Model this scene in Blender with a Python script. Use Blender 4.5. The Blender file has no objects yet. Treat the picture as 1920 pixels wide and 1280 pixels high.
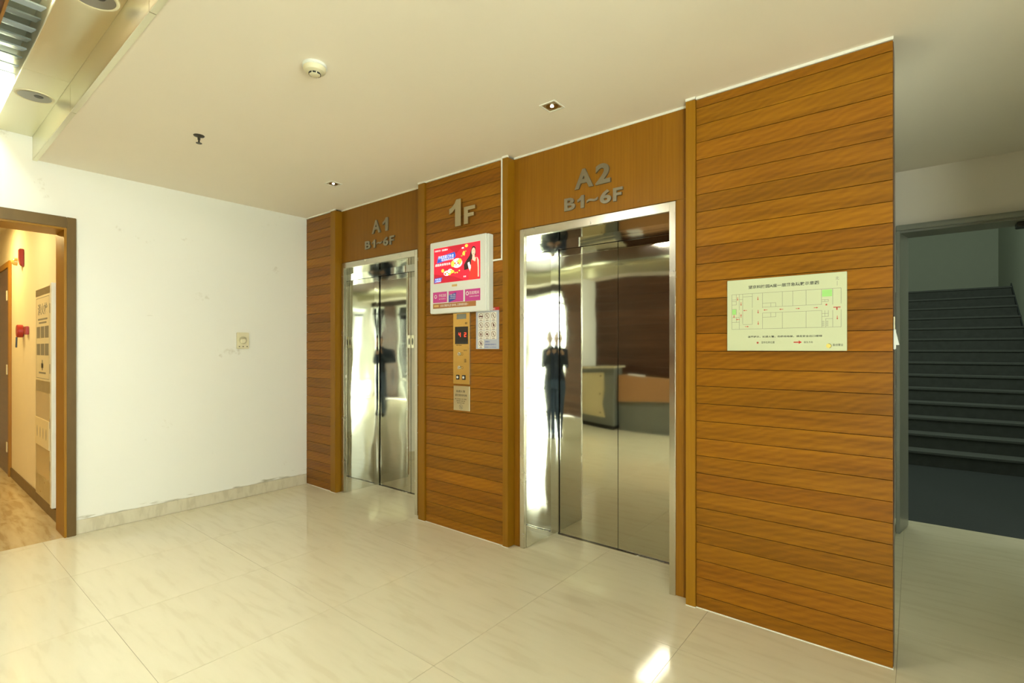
import bpy, bmesh, math, random
from mathutils import Vector, Matrix
random.seed(7)
SC = bpy.context.scene
COL = SC.collection
R = math.radians

# ------------------------------------------------------------------ camera
cd = bpy.data.cameras.new('camera'); cam = bpy.data.objects.new('camera', cd); COL.objects.link(cam)
cam.location = (0, 0, 1.4); cam.rotation_euler = (R(90), 0, R(38.66))
cd.sensor_width = 36; cd.lens = 36 * 942 / 1920; cd.shift_y = 15 / 1920
cd.clip_start = 0.02; cd.clip_end = 100
SC.camera = cam
# ------------------------------------------------------------------ world, lights, exposure
wd = bpy.data.worlds.new('world'); SC.world = wd; wd.use_nodes = True
wd.node_tree.nodes['Background'].inputs[0].default_value = (0.95, 1.0, 0.95, 1)
wd.node_tree.nodes['Background'].inputs[1].default_value = 3.0
vs = SC.view_settings
vs.view_transform = 'Standard'; vs.look = 'None'; vs.gamma = 1; vs.exposure = 0.59
vs.use_curve_mapping = False

def area(name, loc, rot, sx, sy, power, color, spread=180):
    l = bpy.data.lights.new(name, 'AREA'); l.shape = 'RECTANGLE'; l.size = sx; l.size_y = sy
    l.energy = power; l.color = color; l.spread = R(spread)
    o = bpy.data.objects.new(name, l); COL.objects.link(o); o.location = loc; o.rotation_euler = rot
    return o
# daylight outside the glass front behind the camera
area('window_daylight', (2.55, -3.3, 1.25), (R(112), 0, 0), 2.3, 3.0, 520, (0.98, 1.0, 0.95))
area('window_daylight', (4.45, -0.72, 1.15), (R(118), 0, R(90)), 3.4, 3.0, 420, (0.98, 1.0, 0.95))
# glow put into the glass slats of both troughs; tubes above are not built
SLAT_GAIN = 32.0
# corridor downlights, warm
area('corridor_lamp', (-7.4, 0.35, 2.74), (0, 0, 0), 0.25, 0.25, 20, (1.0, 0.74, 0.30))
area('corridor_lamp', (-5.9, 0.2, 2.74), (0, 0, 0), 0.25, 0.25, 10, (1.0, 0.80, 0.42))
# added fill below the stairwell ceiling to reach the risers; no window there
area('stair_fill', (0.0, 6.8, 5.4), (R(20), 0, 0), 1.8, 2.0, 60, (0.90, 1.0, 0.82))

# ------------------------------------------------------------------ mesh helpers
def mesh(name, vs_, fs, mats, smooth=False, mi=None):
    me = bpy.data.meshes.new(name); me.from_pydata(vs_, [], fs); me.update()
    for m in (mats if isinstance(mats, (list, tuple)) else [mats]): me.materials.append(m)
    if mi:
        for p, i in zip(me.polygons, mi): p.material_index = i
    if smooth:
        for p in me.polygons: p.use_smooth = True
    return me

class MB:
    def __init__(s): s.v = []; s.f = []
    def box(s, x0, x1, y0, y1, z0, z1):
        n = len(s.v)
        s.v += [(x0,y0,z0),(x1,y0,z0),(x1,y1,z0),(x0,y1,z0),(x0,y0,z1),(x1,y0,z1),(x1,y1,z1),(x0,y1,z1)]
        s.f += [tuple(n+i for i in q) for q in ((0,3,2,1),(4,5,6,7),(0,1,5,4),(1,2,6,5),(2,3,7,6),(3,0,4,7))]
        return s
    def prism(s, pts, z0, z1):      # plan polygon (counter-clockwise) raised
        n = len(s.v); k = len(pts)
        s.v += [(p[0], p[1], z0) for p in pts] + [(p[0], p[1], z1) for p in pts]
        s.f += [tuple(n+i for i in reversed(range(k))), tuple(n+k+i for i in range(k))]
        s.f += [(n+i, n+(i+1) % k, n+k+(i+1) % k, n+k+i) for i in range(k)]
        return s
    def xzprism(s, pts, y0, y1):    # outline in x,z (counter-clockwise seen from -y), thickness in y
        n = len(s.v); k = len(pts)
        s.v += [(p[0], y0, p[1]) for p in pts] + [(p[0], y1, p[1]) for p in pts]
        s.f += [tuple(n+i for i in range(k)), tuple(n+k+i for i in reversed(range(k)))]
        s.f += [(n+(i+1) % k, n+i, n+k+i, n+k+(i+1) % k) for i in range(k)]
        return s
    def yzprism(s, pts, x0, x1):
        n = len(s.v); k = len(pts)
        s.v += [(x0, p[0], p[1]) for p in pts] + [(x1, p[0], p[1]) for p in pts]
        s.f += [tuple(n+i for i in reversed(range(k))), tuple(n+k+i for i in range(k))]
        s.f += [(n+i, n+(i+1) % k, n+k+(i+1) % k, n+k+i) for i in range(k)]
        return s
    def lathe(s, prof, axis='z', c=(0,0,0), n=32):   # prof: (radius, height)
        b = len(s.v)
        for (r, h) in prof:
            for i in range(n):
                a = 2*math.pi*i/n; p = (r*math.cos(a), r*math.sin(a), h)
                if axis == 'y': p = (p[0], p[2], p[1])
                if axis == 'x': p = (p[2], p[0], p[1])
                s.v.append((p[0]+c[0], p[1]+c[1], p[2]+c[2]))
        for j in range(len(prof)-1):
            for i in range(n):
                q = (b+j*n+i, b+j*n+(i+1) % n, b+(j+1)*n+(i+1) % n, b+(j+1)*n+i)
                s.f.append(q)
        s.f.append(tuple(b+i for i in reversed(range(n)))); s.f.append(tuple(b+(len(prof)-1)*n+i for i in range(n)))
        return s
    def tube(s, pts, r, n=10):
        for a, b in zip(pts[:-1], pts[1:]):
            a = Vector(a); b = Vector(b); d = (b-a).normalized()
            u = d.orthogonal().normalized(); w = d.cross(u); k = len(s.v)
            for p in (a, b):
                for i in range(n):
                    t = 2*math.pi*i/n; s.v.append(tuple(p + r*(math.cos(t)*u + math.sin(t)*w)))
            s.f += [(k+i, k+(i+1) % n, k+n+(i+1) % n, k+n+i) for i in range(n)]
            s.f += [tuple(k+i for i in reversed(range(n))), tuple(k+n+i for i in range(n))]
        return s
    def build(s, name, mat, parent=None, bevel=0, seg=2, smooth=False, label=None, **props):
        me = mesh(name, s.v, s.f, mat)
        bm = bmesh.new(); bm.from_mesh(me)
        bmesh.ops.recalc_face_normals(bm, faces=bm.faces)
        if bevel: bmesh.ops.bevel(bm, geom=bm.edges[:], offset=bevel, segments=seg, affect='EDGES', clamp_overlap=True)
        bm.to_mesh(me); bm.free()
        if smooth:
            for p in me.polygons: p.use_smooth = True
            me.set_sharp_from_angle(angle=R(35))
        return link(name, me, parent, label, **props)

def link(name, me, parent=None, label=None, **props):
    o = bpy.data.objects.new(name, me); COL.objects.link(o)
    if parent: o.parent = parent; o.matrix_parent_inverse = parent.matrix_world.inverted()
    if label: o['label'] = label
    for k, v in props.items(): o[k] = v
    return o

def thing(name, label, cat, loc=(0,0,0), group=None, kind=None):
    o = bpy.data.objects.new(name, None); COL.objects.link(o); o.location = loc
    o.empty_display_size = 0.1
    o['label'] = label
    if cat: o['category'] = cat
    if group: o['group'] = group
    if kind: o['kind'] = kind
    bpy.context.view_layer.update()
    return o

def box(name, mat, x0, x1, y0, y1, z0, z1, parent=None, bevel=0, label=None, seg=2, **kw):
    return MB().box(x0,x1,y0,y1,z0,z1).build(name, mat, parent, bevel, seg, label=label, **kw)

# ------------------------------------------------------------------ materials
def newmat(name):
    m = bpy.data.materials.new(name); m.use_nodes = True
    return m, m.node_tree, m.node_tree.nodes['Principled BSDF']
def N(nt, t, **kw):
    n = nt.nodes.new(t)
    for k, v in kw.items(): setattr(n, k, v)
    return n
def plain(name, col, rough=0.5, metal=0, spec=0.5, vary=0.05, scale=6, bump=0, coat=0):
    m, nt, b = newmat(name)
    b.inputs['Roughness'].default_value = rough; b.inputs['Metallic'].default_value = metal
    b.inputs['Specular IOR Level'].default_value = spec
    b.inputs['Coat Weight'].default_value = coat
    tc = N(nt, 'ShaderNodeTexCoord'); no = N(nt, 'ShaderNodeTexNoise'); no.inputs['Scale'].default_value = scale
    no.inputs['Detail'].default_value = 4
    nt.links.new(tc.outputs['Object'], no.inputs['Vector'])
    mx = N(nt, 'ShaderNodeMix', data_type='RGBA'); mx.inputs['A'].default_value = (*[c*(1-vary) for c in col], 1)
    mx.inputs['B'].default_value = (*[min(1, c*(1+vary)) for c in col], 1)
    nt.links.new(no.outputs['Fac'], mx.inputs['Factor']); nt.links.new(mx.outputs['Result'], b.inputs['Base Color'])
    if bump:
        bp = N(nt, 'ShaderNodeBump'); bp.inputs['Distance'].default_value = bump; bp.inputs['Strength'].default_value = 0.5
        nt.links.new(no.outputs['Fac'], bp.inputs['Height']); nt.links.new(bp.outputs['Normal'], b.inputs['Normal'])
    return m
def wood(name, dark, light, axis='x', rough=0.34, use_obj=True, scale=1.0, spec=0.28):
    """streaky timber; grain runs along the axis; Object colour tints each board, its random shifts the grain"""
    m, nt, b = newmat(name)
    b.inputs['Roughness'].default_value = rough; b.inputs['Specular IOR Level'].default_value = spec
    ge = N(nt, 'ShaderNodeNewGeometry'); oi = N(nt, 'ShaderNodeObjectInfo')
    mp = N(nt, 'ShaderNodeMapping')
    sc_ = {'x': (1.3, 5, 26), 'z': (26, 5, 1.1)}[axis]
    mp.inputs['Scale'].default_value = tuple(c*scale for c in sc_)
    cb = N(nt, 'ShaderNodeCombineXYZ'); mu = N(nt, 'ShaderNodeMath', operation='MULTIPLY'); mu.inputs[1].default_value = 37.0
    nt.links.new(oi.outputs['Random'], mu.inputs[0])
    for i in range(3): nt.links.new(mu.outputs[0], cb.inputs[i])
    nt.links.new(ge.outputs['Position'], mp.inputs['Vector']); nt.links.new(cb.outputs[0], mp.inputs['Location'])
    n1 = N(nt, 'ShaderNodeTexNoise'); n1.inputs['Scale'].default_value = 1.0; n1.inputs['Detail'].default_value = 6
    n1.inputs['Roughness'].default_value = 0.6; n1.inputs['Distortion'].default_value = 0.5
    nt.links.new(mp.outputs[0], n1.inputs['Vector'])
    n2 = N(nt, 'ShaderNodeTexNoise'); n2.inputs['Scale'].default_value = 5.0; n2.inputs['Detail'].default_value = 3
    nt.links.new(mp.outputs[0], n2.inputs['Vector'])
    # tilted figure like cathedral ripples
    mp2 = N(nt, 'ShaderNodeMapping'); mp2.inputs['Scale'].default_value = (7, 1, 10) if axis == 'x' else (14, 1, 0.5)
    mp2.inputs['Rotation'].default_value = (0, R(24) if axis == 'x' else 0, 0)
    nt.links.new(ge.outputs['Position'], mp2.inputs['Vector']); nt.links.new(cb.outputs[0], mp2.inputs['Location'])
    wv = N(nt, 'ShaderNodeTexWave', wave_type='BANDS', bands_direction='Z' if axis == 'x' else 'X')
    wv.inputs['Scale'].default_value = 1.1; wv.inputs['Distortion'].default_value = 6; wv.inputs['Detail'].default_value = 3
    nt.links.new(mp2.outputs[0], wv.inputs['Vector'])
    a1 = N(nt, 'ShaderNodeMath', operation='MULTIPLY_ADD'); a1.inputs[1].default_value = 0.13
    a2 = N(nt, 'ShaderNodeMath', operation='MULTIPLY_ADD'); a2.inputs[1].default_value = 0.24
    nt.links.new(wv.outputs['Fac'], a1.inputs[0]); nt.links.new(n1.outputs['Fac'], a1.inputs[2])
    nt.links.new(n2.outputs['Fac'], a2.inputs[0]); nt.links.new(a1.outputs[0], a2.inputs[2])
    cr = N(nt, 'ShaderNodeValToRGB'); cr.color_ramp.elements[0].position = 0.40; cr.color_ramp.elements[1].position = 0.90
    cr.color_ramp.elements[0].color = (*dark, 1); cr.color_ramp.elements[1].color = (*light, 1)
    nt.links.new(a2.outputs[0], cr.inputs[0])
    out = cr.outputs[0]
    if use_obj:
        mx = N(nt, 'ShaderNodeMix', data_type='RGBA', blend_type='MULTIPLY'); mx.inputs['Factor'].default_value = 1
        nt.links.new(out, mx.inputs['A']); nt.links.new(oi.outputs['Color'], mx.inputs['B']); out = mx.outputs['Result']
    nt.links.new(out, b.inputs['Base Color'])
    bp = N(nt, 'ShaderNodeBump'); bp.inputs['Distance'].default_value = 0.0006; bp.inputs['Strength'].default_value = 0.35
    nt.links.new(n2.outputs['Fac'], bp.inputs['Height']); nt.links.new(bp.outputs['Normal'], b.inputs['Normal'])
    return m
def marble(name, a_, b_, vein, rough=0.16):
    m, nt, b = newmat(name)
    ge = N(nt, 'ShaderNodeNewGeometry'); oi = N(nt, 'ShaderNodeObjectInfo')
    mp = N(nt, 'ShaderNodeMapping'); mp.inputs['Scale'].default_value = (2.0, 13, 4); mp.inputs['Rotation'].default_value = (0, 0, R(-8))
    nt.links.new(ge.outputs['Position'], mp.inputs['Vector'])
    cb = N(nt, 'ShaderNodeCombineXYZ'); mu = N(nt, 'ShaderNodeMath', operation='MULTIPLY'); mu.inputs[1].default_value = 21.0
    nt.links.new(oi.outputs['Random'], mu.inputs[0]); nt.links.new(mu.outputs[0], cb.inputs[2]); nt.links.new(cb.outputs[0], mp.inputs['Location'])
    n1 = N(nt, 'ShaderNodeTexNoise'); n1.inputs['Scale'].default_value = 1.6; n1.inputs['Detail'].default_value = 8; n1.inputs['Distortion'].default_value = 0.3
    nt.links.new(mp.outputs[0], n1.inputs['Vector'])
    cr = N(nt, 'ShaderNodeValToRGB'); e = cr.color_ramp.elements
    e[0].position = 0.36; e[0].color = (*vein, 1); e[1].position = 0.62; e[1].color = (*b_, 1)
    k = e.new(0.46); k.color = (*a_, 1)
    nt.links.new(n1.outputs['Fac'], cr.inputs[0])
    nt.links.new(cr.outputs[0], b.inputs['Base Color'])
    n2 = N(nt, 'ShaderNodeTexNoise'); n2.inputs['Scale'].default_value = 3; n2.inputs['Detail'].default_value = 3
    nt.links.new(ge.outputs['Position'], n2.inputs['Vector'])
    mr = N(nt, 'ShaderNodeMapRange'); mr.inputs['To Min'].default_value = rough*0.8; mr.inputs['To Max'].default_value = rough*1.3
    nt.links.new(n2.outputs['Fac'], mr.inputs['Value']); nt.links.new(mr.outputs[0], b.inputs['Roughness'])
    return m
def steel(name, col, rough=0.03, warp=0.0, wscale=(1, 1, 1), brush=0):
    m, nt, b = newmat(name)
    b.inputs['Base Color'].default_value = (*col, 1); b.inputs['Metallic'].default_value = 1; b.inputs['Roughness'].default_value = rough
    ge = N(nt, 'ShaderNodeNewGeometry'); mp = N(nt, 'ShaderNodeMapping'); mp.inputs['Scale'].default_value = wscale
    nt.links.new(ge.outputs['Position'], mp.inputs['Vector'])
    no = N(nt, 'ShaderNodeTexNoise'); no.inputs['Scale'].default_value = 1.0; no.inputs['Detail'].default_value = 0.5
    nt.links.new(mp.outputs[0], no.inputs['Vector'])
    bp = N(nt, 'ShaderNodeBump'); bp.inputs['Distance'].default_value = warp; bp.inputs['Strength'].default_value = 1.0
    nt.links.new(no.outputs['Fac'], bp.inputs['Height']); nt.links.new(bp.outputs['Normal'], b.inputs['Normal'])
    # smudges and fine wear on the polish
    n2 = N(nt, 'ShaderNodeTexNoise'); n2.inputs['Scale'].default_value = 9; n2.inputs['Detail'].default_value = 5
    mr = N(nt, 'ShaderNodeMapRange'); mr.inputs['To Min'].default_value = rough*0.6; mr.inputs['To Max'].default_value = rough*1.6
    nt.links.new(ge.outputs['Position'], n2.inputs['Vector']); nt.links.new(n2.outputs['Fac'], mr.inputs['Value']); nt.links.new(mr.outputs[0], b.inputs['Roughness'])
    return m
def glow(name, col, s, obj=False):
    m, nt, b = newmat(name)
    b.inputs['Base Color'].default_value = (*col, 1); b.inputs['Emission Color'].default_value = (*col, 1)
    b.inputs['Emission Strength'].default_value = s; b.inputs['Roughness'].default_value = 0.4
    if obj:
        b.inputs['Base Color'].default_value = (*[c*0.22 for c in col], 1); b.inputs['Roughness'].default_value = 0.25
        oi = N(nt, 'ShaderNodeObjectInfo'); sp = N(nt, 'ShaderNodeSeparateColor'); mu = N(nt, 'ShaderNodeMath', operation='MULTIPLY')
        mu.inputs[1].default_value = s
        nt.links.new(oi.outputs['Color'], sp.inputs[0]); nt.links.new(sp.outputs[0], mu.inputs[0]); nt.links.new(mu.outputs[0], b.inputs['Emission Strength'])
    return m

M = {}
M['plaster'] = plain('ceiling_paint', (0.90, 0.83, 0.70), 0.9, vary=0.015, scale=2)
# white wall with scuffs and rubbed dirt above the skirting
m, nt, b = newmat('wall_paint'); M['wall'] = m
b.inputs['Roughness'].default_value = 0.75
ge = N(nt, 'ShaderNodeNewGeometry'); n1 = N(nt, 'ShaderNodeTexNoise'); n1.inputs['Scale'].default_value = 3.2; n1.inputs['Detail'].default_value = 9; n1.inputs['Roughness'].default_value = 0.7
nt.links.new(ge.outputs['Position'], n1.inputs['Vector'])
cr = N(nt, 'ShaderNodeValToRGB'); e = cr.color_ramp.elements; e[0].position = 0.27; e[0].color = (0.62, 0.58, 0.46, 1); e[1].position = 0.36; e[1].color = (0.85, 0.84, 0.75, 1)
nt.links.new(n1.outputs['Fac'], cr.inputs[0])
sx = N(nt, 'ShaderNodeSeparateXYZ'); nt.links.new(ge.outputs['Position'], sx.inputs[0])
mp = N(nt, 'ShaderNodeMapping'); mp.inputs['Scale'].default_value = (1, 2.5, 14); nt.links.new(ge.outputs['Position'], mp.inputs['Vector'])
n2 = N(nt, 'ShaderNodeTexNoise'); n2.inputs['Scale'].default_value = 1.6; n2.inputs['Detail'].default_value = 6; nt.links.new(mp.outputs[0], n2.inputs['Vector'])
mr = N(nt, 'ShaderNodeMapRange'); mr.inputs['From Min'].default_value = 0.10; mr.inputs['From Max'].default_value = 0.17; mr.inputs['To Min'].default_value = 0.30; mr.inputs['To Max'].default_value = 0
nt.links.new(sx.outputs[2], mr.inputs['Value'])
ad = N(nt, 'ShaderNodeMath', operation='ADD'); nt.links.new(mr.outputs[0], ad.inputs[0]); nt.links.new(n2.outputs['Fac'], ad.inputs[1])
c2 = N(nt, 'ShaderNodeValToRGB'); c2.color_ramp.elements[0].position = 0.74; c2.color_ramp.elements[1].position = 0.84
nt.links.new(ad.outputs[0], c2.inputs[0])
mx = N(nt, 'ShaderNodeMix', data_type='RGBA'); mx.inputs['B'].default_value = (0.44, 0.41, 0.29, 1)
nt.links.new(c2.outputs[0], mx.inputs['Factor']); nt.links.new(cr.outputs[0], mx.inputs['A']); nt.links.new(mx.outputs['Result'], b.inputs['Base Color'])

M['tile'] = marble('floor_marble', (0.78, 0.725, 0.53), (0.795, 0.74, 0.545), (0.745, 0.685, 0.49), 0.075)
M['skirting'] = marble('skirting_marble', (0.64, 0.58, 0.42), (0.67, 0.61, 0.45), (0.57, 0.51, 0.36), 0.3)
M['joint'] = plain('tile_joint', (0.42, 0.37, 0.25), 0.8)
M['tan_tile'] = marble('corridor_marble', (0.56, 0.43, 0.22), (0.62, 0.49, 0.27), (0.46, 0.33, 0.15), 0.14)
M['plank'] = wood('plank_wood', (0.185, 0.066, 0.0022), (0.345, 0.135, 0.0045), 'x')
M['trim'] = wood('trim_wood', (0.29, 0.128, 0.004), (0.35, 0.160, 0.006), 'z', 0.4)
M['veneer'] = wood('veneer_wood', (0.25, 0.100, 0.004), (0.31, 0.130, 0.006), 'z', 0.42, scale=1.6)
M['casing'] = wood('casing_wood', (0.11, 0.065, 0.018), (0.17, 0.10, 0.028), 'z', 0.4)
M['dark_wood'] = wood('dark_wood', (0.060, 0.028, 0.016), (0.13, 0.062, 0.034), 'x', 0.3)
M['corr_wall'] = plain('corridor_paint', (0.80, 0.70, 0.48), 0.8, vary=0.02)
M['back'] = plain('panel_backing', (0.03, 0.014, 0.005), 0.8)
M['caulk'] = plain('white_caulk', (0.82, 0.80, 0.70), 0.7, vary=0.1, scale=40)
M['mirror'] = steel('mirror_steel', (0.58, 0.56, 0.46), 0.035, 0.0016, (1.8, 1, 3.0))
M['reveal'] = steel('reveal_steel', (0.74, 0.74, 0.68), 0.03, 0.0045, (1, 3.0, 1.6))
M['frame_steel'] = steel('satin_steel', (0.64, 0.61, 0.51), 0.22)
M['letter'] = plain('letter_face', (0.30, 0.27, 0.20), 0.38, metal=0.85, vary=0.1, scale=30)
M['letter_chrome'] = steel('letter_chrome', (0.55, 0.50, 0.36), 0.16, 0.002, (20, 1, 20))
M['gap'] = plain('black_gap', (0.006, 0.006, 0.005), 0.8)
M['brass'] = steel('brass_plate', (0.62, 0.57, 0.38), 0.10, 0.001, (6, 1, 10))
M['notice_steel'] = steel('notice_steel', (0.60, 0.55, 0.38), 0.30)
M['alu'] = plain('champagne_metal', (0.76, 0.735, 0.55), 0.30, metal=1, vary=0.02, scale=3)
M['white_plastic'] = plain('white_plastic', (0.80, 0.82, 0.76), 0.35, vary=0.02)
M['cream_plastic'] = plain('cream_plastic', (0.74, 0.68, 0.46), 0.4, vary=0.03)
M['black'] = plain('black_plastic', (0.015, 0.015, 0.014), 0.35)
M['dark_brass'] = plain('dark_brass', (0.07, 0.06, 0.04), 0.4, metal=0.7)
M['grey_steel'] = plain('grey_door_steel', (0.24, 0.25, 0.20), 0.30)
M['grey_paint'] = plain('stair_paint', (0.42, 0.46, 0.38), 0.8, vary=0.03)
M['stone'] = plain('stair_stone', (0.032, 0.040, 0.042), 0.75, vary=0.25, scale=60)
M['stone_nose'] = plain('stair_tread', (0.085, 0.095, 0.088), 0.8, vary=0.2, scale=60)
M['slat'] = glow('glowing_glass', (0.88, 1.0, 0.84), SLAT_GAIN, obj=True)
M['trough'] = plain('trough_paint', (0.42, 0.42, 0.30), 0.7)
M['desk_grey'] = plain('desk_laminate', (0.17, 0.18, 0.15), 0.4)
M['desk_beige'] = plain('desk_panel', (0.62, 0.52, 0.28), 0.35)
M['desk_tan'] = plain('desk_band', (0.42, 0.22, 0.09), 0.4)
M['desk_top'] = marble('desk_stone', (0.62, 0.55, 0.38), (0.70, 0.64, 0.46), (0.5, 0.42, 0.25), 0.1)
M['red'] = plain('red_plastic', (0.34, 0.02, 0.012), 0.35)
M['amber'] = plain('amber_lens', (0.75, 0.55, 0.15), 0.2)
M['blind'] = plain('white_blind', (0.84, 0.86, 0.82), 0.8)
M['bulb'] = glow('lamp_bulb', (1.0, 0.95, 0.78), 14)
M['reflector'] = steel('lamp_reflector', (0.5, 0.5, 0.46), 0.2)
M['bowl'] = plain('downlight_bowl', (0.28, 0.27, 0.24), 0.3, metal=0.6)
M['riser'] = plain('stair_riser', (0.055, 0.062, 0.057), 0.8, vary=0.3, scale=14)
def ink(name, c, r=0.5, e=0):
    m, nt, b = newmat(name); b.inputs['Base Color'].default_value = (*c, 1); b.inputs['Roughness'].default_value = r
    if e: b.inputs['Emission Color'].default_value = (*c, 1); b.inputs['Emission Strength'].default_value = e
    return m
m, nt, b = newmat('window_glass'); M['glass'] = m
nt.nodes.remove(b); tr = N(nt, 'ShaderNodeBsdfTransparent'); gl = N(nt, 'ShaderNodeBsdfGlossy'); gl.inputs['Roughness'].default_value = 0.01
fr = N(nt, 'ShaderNodeFresnel'); ms = N(nt, 'ShaderNodeMixShader'); tr.inputs[0].default_value = (0.93, 0.97, 0.94, 1)
nt.links.new(fr.outputs[0], ms.inputs[0]); nt.links.new(tr.outputs[0], ms.inputs[1]); nt.links.new(gl.outputs[0], ms.inputs[2])
nt.links.new(ms.outputs[0], nt.nodes['Material Output'].inputs[0])

# ------------------------------------------------------------------ print helpers (things facing -Y)
def text(name, s, x0, x1, z0, z1, y, mat, parent, depth=0.0004, bold=0.0, bevel=0, fit='box', label=None, hsq=None):
    cu = bpy.data.curves.new(name, 'FONT'); cu.body = s; cu.size = 1; cu.extrude = 0.0; cu.offset = bold
    cu.fill_mode = 'BOTH'; cu.resolution_u = 5
    cu.extrude = 0.5
    t = bpy.data.objects.new('t', cu); COL.objects.link(t)
    dg = bpy.context.evaluated_depsgraph_get(); me = bpy.data.meshes.new_from_object(t.evaluated_get(dg))
    bpy.data.objects.remove(t); bpy.data.curves.remove(cu)
    xs = [v.co.x for v in me.vertices]; ys = [v.co.y for v in me.vertices]
    if not xs: return None
    a, b_, c, d = min(xs), max(xs), min(ys), max(ys)
    sx_ = (x1-x0)/(b_-a); sz = (z1-z0)/(d-c) if fit == 'box' else sx_
    for v in me.vertices:
        X, Y, Z = v.co
        v.co = (x0+(X-a)*sx_, y - (Z+0.5)*depth, z0+(Y-c)*sz)
    me.materials.clear(); me.materials.append(mat); me.name = name
    if bevel:
        bm = bmesh.new(); bm.from_mesh(me); bmesh.ops.remove_doubles(bm, verts=bm.verts, dist=1e-5); bm.to_mesh(me); bm.free()
    return link(name, me, parent, label)
class Flat:
    """shapes printed on a plane that faces -Y, as very thin solids"""
    def __init__(s, y, d=0.0003): s.m = MB(); s.y = y; s.d = d
    def poly(s, pts): s.m.xzprism(pts, s.y-s.d, s.y); return s
    def rect(s, x0, x1, z0, z1): return s.poly([(x0,z0),(x1,z0),(x1,z1),(x0,z1)])
    def line(s, x0, z0, x1, z1, w):
        dx, dz = x1-x0, z1-z0; L = math.hypot(dx, dz) or 1; px, pz = -dz/L*w/2, dx/L*w/2
        return s.poly([(x0-px,z0-pz),(x1-px,z1-pz),(x1+px,z1+pz),(x0+px,z0+pz)])
    def ell(s, cx, cz, rx, rz, n=20, a0=0):
        return s.poly([(cx+rx*math.cos(2*math.pi*i/n+a0), cz+rz*math.sin(2*math.pi*i/n+a0)) for i in range(n)])
    def ring(s, cx, cz, r, w, n=24, k=1.0):
        for i in range(n):
            a, b_ = 2*math.pi*i/n, 2*math.pi*(i+1)/n
            s.poly([(cx+r*math.cos(a), cz+k*r*math.sin(a)), (cx+r*math.cos(b_), cz+k*r*math.sin(b_)),
                    (cx+(r-w)*math.cos(b_), cz+k*(r-w)*math.sin(b_)), (cx+(r-w)*math.cos(a), cz+k*(r-w)*math.sin(a))][::1])
        return s
    def star(s, cx, cz, r):
        return s.poly([(cx+(r if i % 2 == 0 else r*0.4)*math.cos(R(90+36*i)), cz+(r if i % 2 == 0 else r*0.4)*math.sin(R(90+36*i))) for i in range(10)])
    def arrow(s, x0, z0, x1, z1, w):
        dx, dz = x1-x0, z1-z0; L = math.hypot(dx, dz); ux, uz = dx/L, dz/L; px, pz = -uz, ux; h = w*1.6; k = L*0.38
        P = lambda t, n_: (x0+ux*t+px*n_, z0+uz*t+pz*n_)
        return s.poly([P(0,-w/2), P(L-k,-w/2), P(L-k,-h), P(L,0), P(L-k,h), P(L-k,w/2), P(0,w/2)])
    def build(s, name, mat, parent, **kw): return s.m.build(name, mat, parent, **kw)
    def each(s, name, mat, parent, **kw):       # every shape an object of its own
        used = {}; f_ = s.m.f; v_ = s.m.v; comp = list(range(len(v_)))
        def root(i):
            while comp[i] != i: i = comp[i]
            return i
        for q in f_:
            for i in q[1:]: comp[root(i)] = root(q[0])
        for q in f_: used.setdefault(root(q[0]), []).append(q)
        for fs in used.values():
            ids = sorted({i for q in fs for i in q}); mp_ = {i: k for k, i in enumerate(ids)}
            m = MB(); m.v = [v_[i] for i in ids]; m.f = [tuple(mp_[i] for i in q) for q in fs]; m.build(name, mat, parent, **kw)

H = 2.77
XL = -4.96      # left wall face
# ================================================================== STRUCTURE
# ---- floors: joint bed with separate tiles
fl = box('floor', M['joint'], XL-0.26, 3.6, -2.45, 5.25, -0.2, -0.0012, kind='structure',
         label='cream polished marble floor of large square tiles'); fl['category'] = 'floor'
ts = 0.8; x_off = -1.66; y_off = 1.52
tile_cache = {}
def tile_at(x0, x1, y0, y1, par, mat, nm='tile'):
    w, d = round(x1-x0, 3), round(y1-y0, 3)
    key = (w, d, mat.name)
    if key not in tile_cache:
        mb = MB().box(0, w-0.0022, 0, d-0.0022, -0.012, 0); me = mesh(nm, mb.v, mb.f, mat); tile_cache[key] = me
    o = bpy.data.objects.new(nm, tile_cache[key]); COL.objects.link(o); o.location = (x0+0.0011, y0+0.0011, 0); o.parent = par
    return o
def tiling(x0, x1, y0, y1, xo, yo, s, par, mat):
    i0 = math.floor((x0-xo)/s); j0 = math.floor((y0-yo)/s)
    i = i0
    while xo+i*s < x1-1e-6:
        j = j0
        while yo+j*s < y1-1e-6:
            a, b_ = max(x0, xo+i*s), min(x1, xo+(i+1)*s); c, d = max(y0, yo+j*s), min(y1, yo+(j+1)*s)
            if b_-a > 0.01 and d-c > 0.01: tile_at(a, b_, c, d, par, mat)
            j += 1
        i += 1
tiling(XL+0.015, 3.6, -2.45, 3.19, x_off, y_off, ts, fl, M['tile'])
tiling(-0.13, 0.95, 3.19, 5.25, x_off, y_off, ts, fl, M['tile'])
cf = box('floor', M['joint'], -10.5, XL-0.255, -0.95, 0.90, -0.2, -0.0012, kind='structure',
         label='tan veined marble floor of the corridor beyond the left doorway'); cf['category'] = 'floor'
tiling(-10.5, XL+0.015, -0.95, 0.90, XL+0.015, 0.9, 0.8, cf, M['tan_tile'])

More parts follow.
